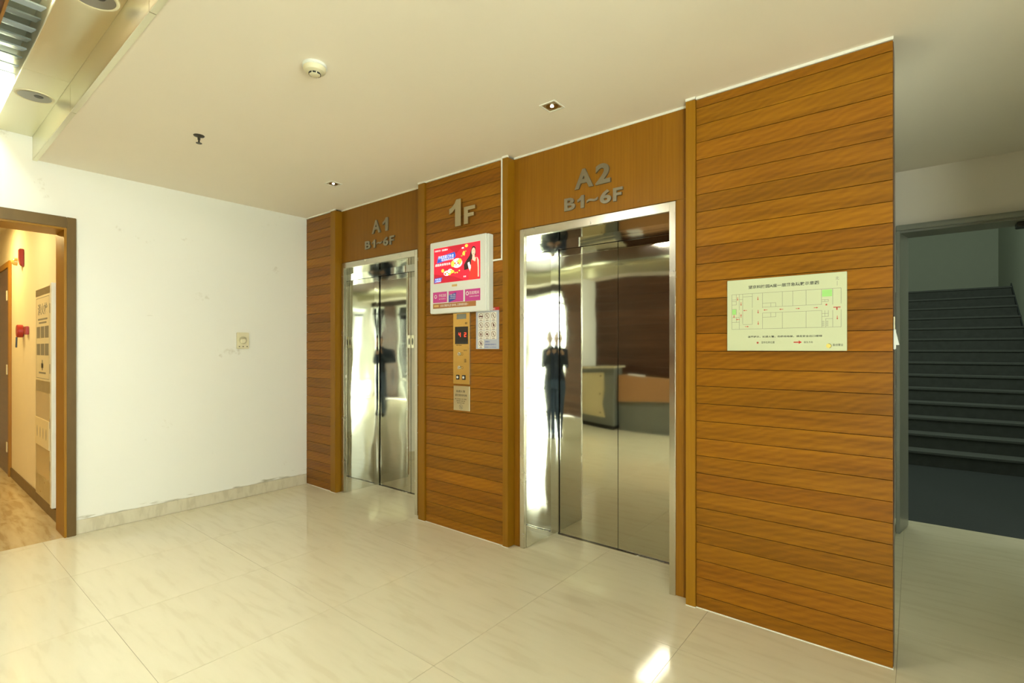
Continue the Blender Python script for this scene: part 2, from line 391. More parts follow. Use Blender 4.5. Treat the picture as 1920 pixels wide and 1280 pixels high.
# ---- ceiling
ce = box('ceiling', M['plaster'], XL-0.26, 3.9, 0.69, 5.2, H, 3.3, kind='structure', label='cream painted plaster ceiling over the lift lobby'); ce['category'] = 'ceiling'
box('plaster_soffit', M['plaster'], XL-0.26, 3.9, -2.6, -2.02, H, 3.3, ce)
box('trough_lining', M['trough'], XL, 3.6, 0.345, 0.69, 3.18, 3.3, ce)
box('trough_lining', M['trough'], XL, 3.6, -2.02, -1.62, 3.18, 3.3, ce)
box('trough_side', M['trough'], XL, 3.6, 0.50, 0.69, 2.945, 3.18, ce)
box('trough_side', M['trough'], XL, 3.6, -2.02, -1.78, 2.945, 3.18, ce)
box('wood_beam', M['dark_wood'], XL, 3.6, -1.62, 0.335, 2.95, 3.3, ce, label='dark wood boarded ceiling between the light troughs')
MB().box(XL, 3.6, 0.335, 0.345, 2.94, 3.2).build('beam_edge', wood('beam_edge_wood', (0.26, 0.12, 0.02), (0.36, 0.17, 0.03), 'x'), ce, label='orange wood edge of the beam')
# champagne metal strips, panel by panel, each with its upstand
seg = 1.37
def strip(y_in, y_out, x0, x1, s):
    lo, hi = min(y_in, y_out), max(y_in, y_out)
    MB().box(x0+0.0015, x1-0.0015, lo, hi, 2.930, 2.944).build('metal_panel', M['alu'], ce, 0.0015, 1)
    e0, e1 = (y_out, y_out+0.006*s) if s > 0 else (y_out+0.006*s, y_out)
    MB().box(x0+0.0015, x1-0.0015, e0, e1, 2.765, 2.944).build('metal_upstand', M['alu'], ce, 0.001, 1)
    f0, f1 = (y_out, y_out+0.026*s) if s > 0 else (y_out+0.026*s, y_out)
    MB().box(x0+0.0015, x1-0.0015, f0, f1, 2.762, 2.7695).build('edge_strip', M['alu'], ce, 0.001, 1)
for i in range(-1, 7):
    a, b_ = -3.78+seg*(i-0), -3.78+seg*(i+1)
    a = max(a, XL); b_ = min(b_, 3.59)
    if b_-a < 0.05: continue
    strip(0.47, 0.668, a, b_, 1); strip(-1.80, -1.99, a, b_, -1)
# glass slats
sl_me = None
lv = {0: 1.0, 1: 0.85, 2: 0.25, 3: 0.1, 4: 0.06, 5: 0.06, 6: 0.08, 7: 0.2, 8: 0.8}
for row, (ya, yb) in enumerate(((0.352, 0.497), (-1.775, -1.63))):
    x = XL+0.02; k = 0
    while x < 3.45:
        if sl_me is None or k == 0:
            mb = MB(); n = 0
            mb.v = [(0,ya,0.040),(0.134,ya,0.0),(0.134,yb,0.0),(0,yb,0.040),(0,ya,0.048),(0.134,ya,0.008),(0.134,yb,0.008),(0,yb,0.048)]
            mb.f = [(0,3,2,1),(4,5,6,7),(0,1,5,4),(1,2,6,5),(2,3,7,6),(3,0,4,7)]
            sl_me = mesh('slat', mb.v, mb.f, M['slat'])
        o = bpy.data.objects.new('slat', sl_me); COL.objects.link(o); o.location = (x, 0, 3.07); o.parent = ce
        ph = (x+4.47) % 1.8              # slat glow varied as if by one unbuilt tube per 1.8 m behind the slats
        g = 1.0 if ph > 1.15 else (0.012 if ph > 1.02 or ph < 0.12 else 0.005 if ph < 0.25 or ph > 0.9 else (0.001, 0.0035)[k % 2])
        if x < -4.75: g = 0.25
        o.color = (g, g, g, 1)
        x += 0.135; k += 1

# ---- left wall with doorway
wl = MB().box(XL-0.25, XL, 0.86, 5.0, 0, 3.3).box(XL-0.25, XL, -2.45, -0.30, 0, 3.3).box(XL-0.25, XL, -0.30, 0.86, 2.33, 3.3).build(
    'wall_left', M['wall'], kind='structure', label='white painted left wall with scuff marks and a doorway'); wl['category'] = 'wall'
bl = box('baseboard_left', M['skirting'], XL, XL+0.014, 0.905, 2.755, 0.0, 0.105, None, 0.002, kind='structure', label='cream marble skirting along the white left wall'); bl['category'] = 'baseboard'
bl2 = box('baseboard_left', M['skirting'], XL, XL+0.014, -2.44, -0.36, 0.0, 0.105, None, 0.002, kind='structure', label='cream marble skirting left of the corridor doorway, behind the camera'); bl2['category'] = 'baseboard'
dc = thing('door_1', 'brown wooden casing around the open corridor doorway in the left wall', 'doorway', (XL, 0.3, 0), kind='structure')
for (ya, yb) in ((0.850, 0.904), (-0.354, -0.300)):
    box('door_casing', M['casing'], XL, XL+0.04, ya, yb, 0.0, 2.385, dc, 0.003)
box('door_casing', M['casing'], XL, XL+0.04, -0.300, 0.850, 2.305, 2.385, dc, 0.003)
box('jamb_lining', M['trim'], XL-0.25, XL+0.036, 0.835, 0.850, 0, 2.305, dc, 0.002)
box('jamb_lining', M['trim'], XL-0.25, XL+0.036, -0.300, -0.285, 0, 2.305, dc, 0.002)
box('jamb_lining', M['trim'], XL-0.25, XL+0.036, -0.285, 0.835, 2.290, 2.305, dc, 0.002)
# ---- corridor beyond
cw = box('wall_corridor', M['corr_wall'], -10.5, XL-0.25, 0.88, 1.05, 0, 3.0, kind='structure', label='warm lit cream wall of the corridor, seen through the left doorway'); cw['category'] = 'wall'
MB().box(-10.5, XL-0.25, -1.1, -0.95, 0, 3.0).box(-10.7, -10.5, -1.1, 1.05, 0, 3.0).build('corridor_end', M['corr_wall'], cw)
box('corridor_ceiling', M['corr_wall'], -10.6, XL-0.25, -1.0, 0.95, 2.78, 3.0, cw)
for (a, b_) in ((-7.76, -6.25), (-6.25, XL-0.25)): box('skirting_board', M['casing'], a, b_, 0.868, 0.88, 0, 0.10, cw, 0.002)
cdr = thing('door_2', 'dark brown wooden door at the far end of the warm corridor', 'door', (-8.3, 0.88, 0), kind='structure')
box('door_casing', M['trim'], -7.83, -7.77, 0.855, 0.88, 0, 2.38, cdr, 0.003)
box('door_casing', M['trim'], -8.93, -8.87, 0.855, 0.88, 0, 2.38, cdr, 0.003)
box('door_casing', M['trim'], -8.87, -7.83, 0.855, 0.88, 2.31, 2.38, cdr, 0.003)
box('door_leaf', M['dark_wood'], -8.87, -7.83, 0.864, 0.88, 0, 2.31, cdr, 0.001)
for zz in (1.95, 1.12, 0.25): box('paper_note', M['cream_plastic'], -7.99, -7.93, 0.858, 0.864, zz, zz+0.11, cdr)

# ---- lift wall: backing, planks, trims, veneer
YP, YT, YV = 2.760, 2.748, 2.820
core = MB()
for (a, b_) in ((XL-0.25, -4.37), (-3.285, -2.155), (-1.075, -0.125)): core.box(a, b_, 2.835, 5.0, 0, 3.0)
for (a, b_) in ((-4.37, -3.285), (-2.155, -1.075)): core.box(a, b_, 2.835, 3.40, 2.215, 3.0)
for (a, b_) in ((-4.37, -3.285), (-2.155, -1.075)): core.box(a, b_, 3.26, 5.0, 0, 3.0)
for (a, b_) in ((XL, -4.425), (-3.17, -2.260), (-0.965, -0.125)): core.box(a, b_, YP+0.019, 2.835, 0, 3.0)
wf = core.build('wall_far', M['back'], kind='structure', label='timber clad lift wall of horizontal planks and plain veneer'); wf['category'] = 'wall'
pl_z = [0.0, 0.072] + [0.072+0.0942*k for k in range(1, 29)]
pl_z = [z for z in pl_z if z < 2.72] + [2.756]
tints = {}
def planks(x0, x1, base, seed):
    rr = random.Random(seed)
    for i in range(len(pl_z)-1):
        z0, z1 = pl_z[i], pl_z[i+1]; g = 0.0012
        w = x1-x0; h = round(z1-z0, 4); key = ('p', round(w, 3), h)
        if key not in tile_cache:
            mb = MB().box(0, w, 0, 0.018, g, h-g); me = mesh('plank', mb.v, mb.f, M['plank'])
            bm = bmesh.new(); bm.from_mesh(me); bmesh.ops.bevel(bm, geom=bm.edges[:], offset=0.001, segments=1, affect='EDGES'); bm.to_mesh(me); bm.free()
            tile_cache[key] = me
        o = bpy.data.objects.new('plank', tile_cache[key]); COL.objects.link(o); o.parent = wf
        o.location = (x0, YP + rr.uniform(0, 0.0008), z0)
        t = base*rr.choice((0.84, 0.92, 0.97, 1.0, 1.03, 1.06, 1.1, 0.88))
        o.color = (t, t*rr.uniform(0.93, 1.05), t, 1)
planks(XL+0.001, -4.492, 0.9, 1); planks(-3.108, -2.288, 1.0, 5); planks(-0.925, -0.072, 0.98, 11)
def trimb(x0, x1, y0=YT, c=1.0):
    o = box('trim_board', M['trim'], x0, x1, y0, 2.835, 0.002, 2.757, wf, 0.002); o.color = (c, c, c, 1)
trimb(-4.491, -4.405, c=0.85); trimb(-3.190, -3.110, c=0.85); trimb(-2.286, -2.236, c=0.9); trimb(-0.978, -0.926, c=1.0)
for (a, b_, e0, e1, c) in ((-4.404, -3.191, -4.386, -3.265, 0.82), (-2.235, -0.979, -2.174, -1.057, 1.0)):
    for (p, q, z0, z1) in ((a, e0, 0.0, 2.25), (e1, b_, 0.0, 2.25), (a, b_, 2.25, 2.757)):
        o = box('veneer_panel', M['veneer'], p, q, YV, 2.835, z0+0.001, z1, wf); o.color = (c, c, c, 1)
# end cap of the wall, and its side along the passage
box('end_board', M['dark_wood'], -0.125, -0.070, 2.7785, 2.94, 0.002, 2.757, wf, 0.001)
box('passage_side', M['wall'], -0.126, -0.110, 2.94, 4.815, 0.002, 2.757, wf)
# white sealant lines at the top and foot
for (a, b_, y) in ((XL, -4.492, YP), (-4.491, -4.405, YT), (-4.404, -3.191, YV), (-3.19, -3.11, YT), (-3.109, -2.288, YP), (-2.287, -2.236, YT), (-2.235, -0.979, YV), (-0.978, -0.926, YT), (-0.925, -0.07, YP)):
    box('ceiling_bead', M['caulk'], a, b_, y-0.005, y+0.008, 2.757, H, wf)
    if y != YV: box('floor_bead', M['caulk'], a, b_, y-0.004, y+0.008, 0.0, 0.004, wf)

# ---- right side: passage to the stairs
wr = MB().box(0.95, 1.15, 1.0, 5.0, 0, 3.3).box(0.95, 3.9, 1.0, 1.2, 0, 3.3).box(3.6, 3.78, -2.46, -2.3, 0, 3.3).box(3.6, 3.78, -2.3, 1.0, 2.62, 3.3).box(3.6, 3.78, 0.88, 1.0, 0, 2.62).build(  # first wall is added, unseen, to keep window light out of the passage
    'wall_right', M['wall'], kind='structure', label='white walls on the right, outside the view, one added to block light to the passage'); wr['category'] = 'wall'
ws = MB().box(-0.3, 1.5, 4.90, 5.12, 2.345, 3.3).build('wall_stairs', M['plaster'], kind='structure', label='cream wall above the opening to the dark staircase'); ws['category'] = 'wall'
d3 = thing('door_3', 'dark grey steel frame around the opening to the staircase', 'doorway', (0.5, 4.9, 0), kind='structure')
MB().prism([(-0.107, 4.815), (-0.083, 4.815), (-0.034, 5.09), (-0.107, 5.09)], 0, 2.31).build('steel_jamb', M['grey_steel'], d3, 0.003)
MB().box(-0.107, 1.1, 4.83, 5.09, 2.285, 2.345).build('steel_head', M['grey_steel'], d3, 0.003)
MB().box(-0.107, 1.1, 4.80, 4.83, 2.300, 2.330).build('head_lip', M['grey_steel'], d3, 0.003)
MB().box(0.56, 0.72, 4.90, 5.02, 2.25, 2.285).build('door_closer', M['black'], d3, 0.004)
# staircase hall
st = box('floor', M['stone'], -1.3, 1.5, 5.251, 7.81, -0.2, 0.0, kind='structure', label='dark grey stone floor before the staircase'); st['category'] = 'floor'
wst = MB().box(-1.5, -1.3, 5.12, 13.5, 0, 6).box(1.26, 1.46, 5.12, 13.5, 0, 6).box(-1.5, 1.46, 13.3, 13.5, 0, 6).box(-1.5, -0.12, 5.0, 5.12, 0, 6).box(-1.5, 1.46, 5.12, 13.5, 5.9, 6.0).box(-1.5, 1.46, 5.12, 5.2, 3.0, 6.0).build(
    'wall_stairwell', M['grey_paint'], kind='structure', label='pale green painted walls of the stairwell behind the stairs'); wst['category'] = 'wall'
sta = thing('staircase', 'dark stone staircase rising beyond the steel framed opening at right', 'stairs', (0, 7.8, 0))
nst = 14; rise = 2.44/14; run = 0.285
for i in range(nst):
    y0 = 7.81+run*i; z1 = rise*(i+1); y1 = y0+run if i < nst-1 else 13.29
    s_ = MB().box(-1.299, 1.259, y0, y1+0.001, 0 if i == 0 else z1-rise-0.03, z1-0.03).build('riser', M['riser'], sta)
    MB().box(-1.299, 1.259, y0-0.012, y1+0.001, z1-0.03, z1).build('tread', M['stone_nose'], sta, 0.003, 1)
MB().yzprism([(7.80, 0.0), (11.62, 2.44), (11.62, 2.50), (7.80, 0.06)], 1.245, 1.259).build('stringer', M['stone'], sta)

# ---- back wall of the lobby (seen in the mirrors)
wb = MB().box(XL-0.25, 1.45, -2.65, -2.47, 0, 3.3).box(1.45, 3.8, -2.65, -2.47, 2.62, 3.3).box(2.525, 3.085, -2.65, -2.47, 0, 2.62).build(
    'wall_back', M['back'], kind='structure', label='dark wood boarded wall behind the reception desk, seen in the lift doors'); wb['category'] = 'wall'
for k in range(18):
    z0 = 0.02+k*0.153; o = box('wall_board', M['dark_wood'], XL, 1.45, -2.472, -2.45, z0+0.0015, min(z0+0.1515, 2.769), wb)
    t = random.uniform(0.85, 1.2); o.color = (t, t, t, 1)
w1 = thing('window_1', 'bright full height glass front in the dark back wall, behind the camera', 'window', (2.5, -2.5, 0), kind='structure')
for x in (1.47, 2.50, 3.11, 3.56): box('mullion', M['white_plastic'], x-0.025, x+0.025, -2.56, -2.48, 0, 2.62, w1, 0.003)
for (a, b_) in ((1.495, 2.475), (3.135, 3.535)):
    for z in (0.03, 0.55, 2.36, 2.59): box('transom', M['black'] if z == 2.36 else M['white_plastic'], a, b_, -2.55, -2.49, z-0.03, z+0.03, w1, 0.003)
    for (z0, z1) in ((0.06, 0.52), (0.58, 2.33), (2.39, 2.56)): box('pane', M['glass'], a, b_, -2.523, -2.517, z0, z1, w1)
for k in range(18):
    z0 = 0.02+k*0.153; box('wall_board', M['dark_wood'], 2.525, 3.085, -2.472, -2.45, z0+0.0015, min(z0+0.1515, 2.6), wb)
w2 = thing('window_2', 'long bright glass front on the right of the lobby, outside the view', 'window', (3.68, -0.7, 0), kind='structure')
for y in (-2.28, -1.22, -0.18, 0.86): box('mullion', M['white_plastic'], 3.64, 3.72, y-0.025, y+0.025, 0, 2.62, w2, 0.003)
for (a, b_) in ((-2.255, -1.245), (-1.195, -0.205), (-0.155, 0.835)):
    for z in (0.03, 0.55, 2.36, 2.59): box('transom', M['black'] if z == 2.36 else M['white_plastic'], 3.65, 3.71, a, b_, z-0.03, z+0.03, w2, 0.003)
    for (z0, z1) in ((0.06, 0.52), (0.58, 2.33), (2.39, 2.56)): box('pane', M['glass'], 3.677, 3.683, a, b_, z0, z1, w2)
bw = thing('window_blind', 'white vertical blind strips hanging across the glass front right of the camera', 'blind', (3.55, -0.7, 0))
for y in [-2.15+0.36*i for i in range(8)]:
    MB().prism([(3.55, y-0.035), (3.553, y-0.035), (3.573, y+0.03), (3.57, y+0.03)], 0.5, 2.40).build('blind_strip', M['blind'], bw)
box('blind_rail', M['white_plastic'], 3.54, 3.58, -2.28, 0.80, 2.40, 2.44, bw)

IK_DARK = ink('sticker_ink', (0.08, 0.07, 0.05))
# ================================================================== LIFT ENTRANCES
def lift(x0, x1, nm):
    t = thing('elevator_entrance', nm, 'elevator', ((x0+x1)/2, 2.8, 0))
    ix0, ix1, zt, it = x0+0.036, x1-0.036, 2.243, 2.190
    yf, yd = 2.806, 3.186
    box('jamb', M['frame_steel'], x0, ix0, yf, 2.834, 0.001, zt, t, 0.0015)
    box('jamb', M['frame_steel'], ix1, x1, yf, 2.834, 0.001, zt, t, 0.0015)
    box('header', M['frame_steel'], ix0, ix1, yf, 2.834, it, zt, t, 0.0015)
    box('reveal', M['reveal'], ix0-0.012, ix0+0.002, 2.834, yd+0.014, 0.001, it, t, label='polished mirror steel reveal')
    box('reveal', M['reveal'], ix1-0.002, ix1+0.012, 2.834, yd+0.014, 0.001, it, t, label='polished mirror steel reveal')
    box('reveal_soffit', M['mirror'], ix0, ix1, 2.834, yd+0.014, it-0.001, it+0.012, t)
    rx0, rx1 = ix0+0.034, ix1-0.034
    box('return_strip', M['reveal'], ix0+0.002, rx0, yd, yd+0.012, 0.001, it-0.001, t)
    box('return_strip', M['reveal'], rx1, ix1-0.002, yd, yd+0.012, 0.001, it-0.001, t)
    box('return_strip', M['reveal'], rx0, rx1, yd, yd+0.012, it-0.034, it-0.001, t)
    mid = (rx0+rx1)/2
    box('door_leaf', M['mirror'], rx0+0.002, mid-0.0018, yd+0.020, yd+0.045, 0.006, it-0.036, t, 0.0015)
    box('door_leaf', M['mirror'], mid+0.0018, rx1-0.002, yd+0.020, yd+0.045, 0.006, it-0.036, t, 0.0015)
    box('door_gap', M['gap'], ix0, ix1, yd+0.046, yd+0.06, 0.001, it, t)
    box('sill', M['frame_steel'], ix0, ix1, yd+0.002, yd+0.045, -0.002, 0.003, t)
    return t
l1 = lift(-4.386, -3.265, 'mirror steel lift doors under the A1 letters, further from the camera')
lift(-2.174, -1.057, 'mirror steel lift doors under the A2 letters, nearer the camera')

for (a, b_) in ((-3.872, -3.831), (-3.820, -3.779)):
    k_ = box('door_sticker', M['notice_steel'], a, b_, 3.2045, 3.2058, 1.415, 1.540, l1, 0.0005)
    Flat(3.2045).ell((a+b_)/2, 1.478, 0.012, 0.035, 14).build('sticker_mark', IK_DARK, k_)
# metal letters
def glyph(s, x0, x1, z0, z1, y, par, mat, th=0.012, bold=0.03):
    w, h = x1-x0, z1-z0
    if s in '1F':
        P = {'1': [(0.50, 0), (1, 0), (1, 1), (0.60, 1), (0.45, 0.86), (0.24, 0.76), (0, 0.70), (0, 0.50), (0.28, 0.56), (0.50, 0.67)],
             'F': [(0, 0), (0.36, 0), (0.36, 0.40), (0.88, 0.40), (0.88, 0.61), (0.36, 0.61), (0.36, 0.78), (1, 0.78), (1, 1), (0, 1)]}[s]
        return MB().xzprism([(x0+a*w, z0+b_*h) for a, b_ in P], y-th, y).build('letter', mat, par, 0.0008, 1)
    o = text('letter', s, x0, x1, z0, z1, y, mat, par, depth=th, bold=bold)
    return o
s1 = thing('lift_sign', 'grey metal letters A1 B1~6F above the further lift', 'sign', (-3.8, 2.82, 2.3))
for c, a, b_, z0, z1 in (('A', -3.902, -3.775, 2.464, 2.583), ('1', -3.742, -3.668, 2.464, 2.583), ('B', -4.008, -3.925, 2.333, 2.408), ('1', -3.902, -3.850, 2.333, 2.408), ('~', -3.832, -3.752, 2.358, 2.380), ('6', -3.735, -3.660, 2.332, 2.409), ('F', -3.645, -3.575, 2.333, 2.408)):
    glyph(c, a, b_, z0, z1, YV, s1, M['letter'], bold=0.035)
s2 = thing('lift_sign', 'grey metal letters A2 B1~6F above the nearer lift', 'sign', (-1.6, 2.82, 2.3))
for c, a, b_, z0, z1 in (('A', -1.725, -1.588, 2.438, 2.562), ('2', -1.572, -1.466, 2.438, 2.565), ('B', -1.805, -1.722, 2.312, 2.394), ('1', -1.706, -1.655, 2.312, 2.394), ('~', -1.636, -1.556, 2.338, 2.362), ('6', -1.540, -1.462, 2.311, 2.396), ('F', -1.450, -1.384, 2.312, 2.394)):
    glyph(c, a, b_, z0, z1, YV, s2, M['letter'], bold=0.035)
s3 = thing('floor_sign', 'raised metal 1F letters on the planks above the screen', 'sign', (-2.68, 2.76, 2.34))
glyph('1', -2.812, -2.688, 2.342, 2.548, YP, s3, M['letter_chrome'], 0.024, 0.045)
glyph('F', -2.655, -2.540, 2.345, 2.475, YP, s3, M['letter_chrome'], 0.024, 0.045)

# white conduit
cnd = MB().box(-2.300, -2.288, YP-0.012, YP, 2.050, 2.757).box(-2.410, -2.288, YP-0.012, YP, 2.038, 2.050).build('cable_conduit', M['caulk'], None, 0.001, 1,
    label='thin white cable conduit running down from the ceiling to the advertising screen'); cnd['category'] = 'conduit'

# ---- advertising screen
sc_ = thing('advertising_screen', 'white wall mounted advertising screen with a red food advert showing', 'screen', (-2.69, 2.76, 1.68))
yq = 2.700
MB().box(-2.993, -2.400, yq, YP, 1.680, 2.238).build('housing', M['white_plastic'], sc_, 0.006, 3)
MB().box(-2.400, -2.380, yq+0.008, YP, 1.684, 2.234).build('side_bezel', M['white_plastic'], sc_, 0.004, 2)
IK = dict(red=ink('screen_red', (0.75, 0.008, 0.03), 0.3, 0.75), dred=ink('screen_dark_red', (0.42, 0.004, 0.02), 0.3, 0.6), white=ink('screen_white', (0.95, 0.93, 0.9), 0.3, 0.6),
          blue=ink('screen_blue', (0.02, 0.09, 0.50), 0.3, 0.5), yel=ink('screen_yellow', (0.9, 0.62, 0.08), 0.3, 0.5), grn=ink('screen_green', (0.25, 0.45, 0.06), 0.3, 0.4),
          skin=ink('screen_skin', (0.85, 0.50, 0.36), 0.3, 0.5), hair=ink('screen_hair', (0.04, 0.012, 0.01), 0.3, 0.1), dress=ink('screen_dress', (0.80, 0.03, 0.02), 0.3, 0.55),
          mag=ink('print_magenta', (0.60, 0.05, 0.30), 0.4), pw=ink('print_white', (0.85, 0.85, 0.80), 0.4), pblue=ink('print_blue', (0.05, 0.07, 0.40), 0.4),
          org=ink('print_brown', (0.42, 0.17, 0.05), 0.4), pt=ink('print_gold', (0.70, 0.45, 0.15), 0.4),
          black=ink('print_black', (0.02, 0.02, 0.018), 0.5), pred=ink('print_red', (0.55, 0.03, 0.02), 0.5), pgreen=ink('print_green', (0.35, 0.70, 0.20), 0.5),
          grey=ink('print_grey', (0.22, 0.21, 0.16), 0.5), gold=ink('print_yellow', (0.80, 0.66, 0.15), 0.5))
disp = Flat(yq+0.0001, 0.0006).rect(-2.945, -2.454, 1.914, 2.188).build('display', IK['red'], sc_, label='glowing red advert')
y1 = yq-0.0006
Flat(y1).poly([(-2.945, 1.914), (-2.60, 1.914), (-2.72, 1.955), (-2.945, 1.99)]).poly([(-2.80, 2.188), (-2.60, 2.188), (-2.70, 2.12)]).each('advert_shading', IK['dred'], disp)
Flat(y1-0.0001).poly([(-2.911, 2.070), (-2.716, 2.093), (-2.702, 2.110), (-2.716, 2.140), (-2.898, 2.118)]).poly([(-2.943, 1.918), (-2.865, 1.925), (-2.850, 1.958), (-2.935, 1.955)]).each('blue_banner', IK['blue'], disp)
tw = y1-0.0006
text('advert_lettering', '手机百度订外卖', -2.895, -2.725, 2.100, 2.126, tw, IK['white'], disp)
text('advert_lettering', '7折美食天天送', -2.862, -2.725, 2.082, 2.098, tw, IK['white'], disp)
text('advert_lettering', '超值美食等你来', -2.930, -2.760, 2.046, 2.066, y1, IK['white'], disp)
text('advert_lettering', '百度外卖 · 百度糯米', -2.935, -2.790, 2.160, 2.174, y1, IK['white'], disp)
text('advert_lettering', '外卖订餐', -2.928, -2.868, 1.939, 1.952, tw, IK['white'], disp)
text('advert_lettering', '上手机百度', -2.932, -2.866, 1.923, 1.936, tw, IK['white'], disp)
# food pictures: bowls, burger, fruit
f = Flat(y1)
f.ell(-2.800, 1.985, 0.035, 0.020).ell(-2.690, 2.052, 0.055, 0.036, a0=.3).ell(-2.765, 2.000, 0.025, 0.015).ell(-2.63, 2.158, 0.012, 0.006)
f.each('food_picture', IK['white'], disp, label='white bowls of food in the advert')
f = Flat(y1-0.0004)
f.ell(-2.735, 2.050, 0.020, 0.024).ell(-2.662, 2.062, 0.022, 0.022).ell(-2.845, 2.008, 0.016, 0.014).ell(-2.74, 1.992, 0.020, 0.012).ell(-2.592, 2.170, 0.016, 0.012).ell(-2.62, 2.115, 0.014, 0.020).ell(-2.77, 1.975, 0.014, 0.008)
for i in range(8): f.ell(-2.82+0.022*i, 1.985+0.008*math.sin(i*2), 0.008, 0.006, 8)
f.each('food_picture', IK['yel'], disp, label='yellow fruit and noodles in the advert')
f = Flat(y1-0.0008)
for i, (a, b_) in enumerate(((-2.795, 1.990), (-2.69, 2.065), (-2.70, 2.040), (-2.665, 2.040), (-2.78, 1.982), (-2.60, 2.13), (-2.755, 2.003), (-2.64, 2.100))): f.ell(a, b_, 0.009, 0.005, 8, i)
f.each('food_picture', IK['grn'], disp, label='green herbs in the advert')
f = Flat(y1-0.0008)
for i, (a, b_) in enumerate(((-2.68, 2.050), (-2.71, 2.052), (-2.635, 2.130), (-2.61, 2.145), (-2.625, 2.098), (-2.815, 1.980))): f.ell(a, b_, 0.010, 0.006, 8, i)
f.each('food_picture', IK['dress'], disp, label='red sauce and peppers in the advert')
# the woman in the advert
Flat(y1).poly([(-2.545, 2.135), (-2.535, 2.155), (-2.518, 2.160), (-2.502, 2.150), (-2.496, 2.115), (-2.500, 2.088), (-2.530, 2.080), (-2.545, 2.030), (-2.575, 1.995), (-2.615, 1.990), (-2.620, 2.030), (-2.595, 2.060), (-2.560, 2.095)]).build('portrait_hair', IK['hair'], disp)
Flat(y1-0.0004).ell(-2.521, 2.118, 0.019, 0.029).poly([(-2.530, 2.10), (-2.510, 2.10), (-2.508, 2.075), (-2.480, 2.072), (-2.468, 2.050), (-2.466, 1.93), (-2.480, 1.93), (-2.50, 2.04), (-2.535, 2.06)]).poly([(-2.568, 2.035), (-2.545, 2.02), (-2.532, 1.965), (-2.548, 1.960), (-2.563, 1.99)]).build('portrait_skin', IK['skin'], disp)
Flat(y1-0.0008).poly([(-2.572, 1.918), (-2.478, 1.918), (-2.478, 2.00), (-2.486, 2.068), (-2.494, 2.072), (-2.502, 2.045), (-2.525, 2.042), (-2.536, 2.065), (-2.543, 2.06), (-2.546, 2.00), (-2.560, 1.96)]).build('portrait_dress', IK['dress'], disp)
Flat(y1-0.0012).poly([(-2.580, 2.040), (-2.562, 2.048), (-2.546, 2.000), (-2.565, 1.992)]).build('portrait_phone', IK['white'], disp)
Flat(y1-0.0012, 0.0002).ell(-2.528, 2.123, 0.0035, 0.0015, 8).ell(-2.514, 2.124, 0.0035, 0.0015, 8).ell(-2.521, 2.104, 0.006, 0.002, 8).build('portrait_features', IK['dred'], disp)
text('advert_lettering', '外卖', -2.624, -2.596, 1.937, 1.950, y1, IK['white'], disp)
# printed tiles under the display
for (a, b_, s, sub, lw) in ((-2.955, -2.799, '手机百度', '搜·啥都有', 0.085), (-2.608, -2.454, '百度糯米', '吃喝玩乐更优惠', 0.105)):
    p = Flat(yq+0.0001, 0.0006).rect(a, b_, 1.764 if a < -2.7 else 1.758, 1.846).build('advert_card', IK['mag'], sc_, label='magenta printed card')
    text('card_lettering', s, b_-lw-0.006, b_-0.010, 1.806, 1.830, yq-0.0004, IK['pw'], p)
    text('card_lettering', sub, b_-lw-0.004, b_-0.014, 1.787, 1.796, yq-0.0004, IK['pw'], p)
    Flat(yq-0.0004).ring(a+0.030 if a < -2.7 else a+0.024, 1.812 if a < -2.7 else 1.816, 0.015, 0.006).build('card_emblem', IK['pw'], p)
p = Flat(yq+0.0001, 0.0006).rect(-2.781, -2.625, 1.760, 1.845).build('advert_card', IK['mag'], sc_, label='magenta printed card with a blue corner')
Flat(yq-0.0004).poly([(-2.781, 1.760), (-2.705, 1.780), (-2.700, 1.832), (-2.781, 1.815)]).build('card_corner', IK['pblue'], p)
for i, s in enumerate(('扫描二维码', '下载手机百度', '天天有惊喜')): text('card_lettering', s, -2.768, -2.706, 1.812-0.014*i, 1.822-0.014*i, yq-0.0008, IK['pw'], p)
p = Flat(yq+0.0001, 0.0006).rect(-2.955, -2.497, 1.719, 1.757).build('advert_strip', IK['org'], sc_, label='brown printed strip')
text('strip_lettering', '点击订餐好礼送 首单免, 立享新客优惠 >', -2.872, -2.575, 1.728, 1.748, yq-0.0004, IK['pw'], p)
Flat(yq-0.0004).poly([(-2.945, 1.731), (-2.895, 1.731), (-2.888, 1.738), (-2.895, 1.746), (-2.945, 1.746)]).build('strip_badge', IK['pt'], p)
Flat(yq+0.0001, 0.0006).rect(-2.746, -2.690, 1.878, 1.894).build('maker_badge', IK['pt'], sc_)

# ---- call panel (brass plate)
cp = thing('lift_call_panel', 'brass lift call panel with red 4 and 2 on its display', 'panel', (-2.69, 2.76, 1.12))
yb_ = 2.748
MB().box(-2.781, -2.606, yb_, YP, 1.136, 1.679).build('face_plate', M['brass'], cp, 0.001, 1)
box('black_display', M['black'], -2.759, -2.624, yb_-0.003, yb_, 1.441, 1.574, cp, 0.001)
box('speaker_grille', M['grey_steel'], -2.742, -2.642, yb_-0.001, yb_, 1.632, 1.671, cp)
led = ink('display_red', (1.0, 0.05, 0.02), 0.4, 1.6)
def seg7(s, x, z, w, h, par):
    F = Flat(yb_-0.003); t = w*0.2
    S = dict(a=(x, x+w, z+h-t, z+h), g=(x, x+w, z+h/2-t/2, z+h/2+t/2), d=(x, x+w, z, z+t), f=(x, x+t, z+h/2, z+h), b=(x+w-t, x+w, z+h/2, z+h), e=(x, x+t, z, z+h/2), c=(x+w-t, x+w, z, z+h/2))
    for k in s: F.rect(*S[k])
    F.build('lit_digit', led, par)
seg7('fgbc', -2.718, 1.496, 0.020, 0.032, cp); seg7('abged', -2.660, 1.496, 0.020, 0.032, cp)
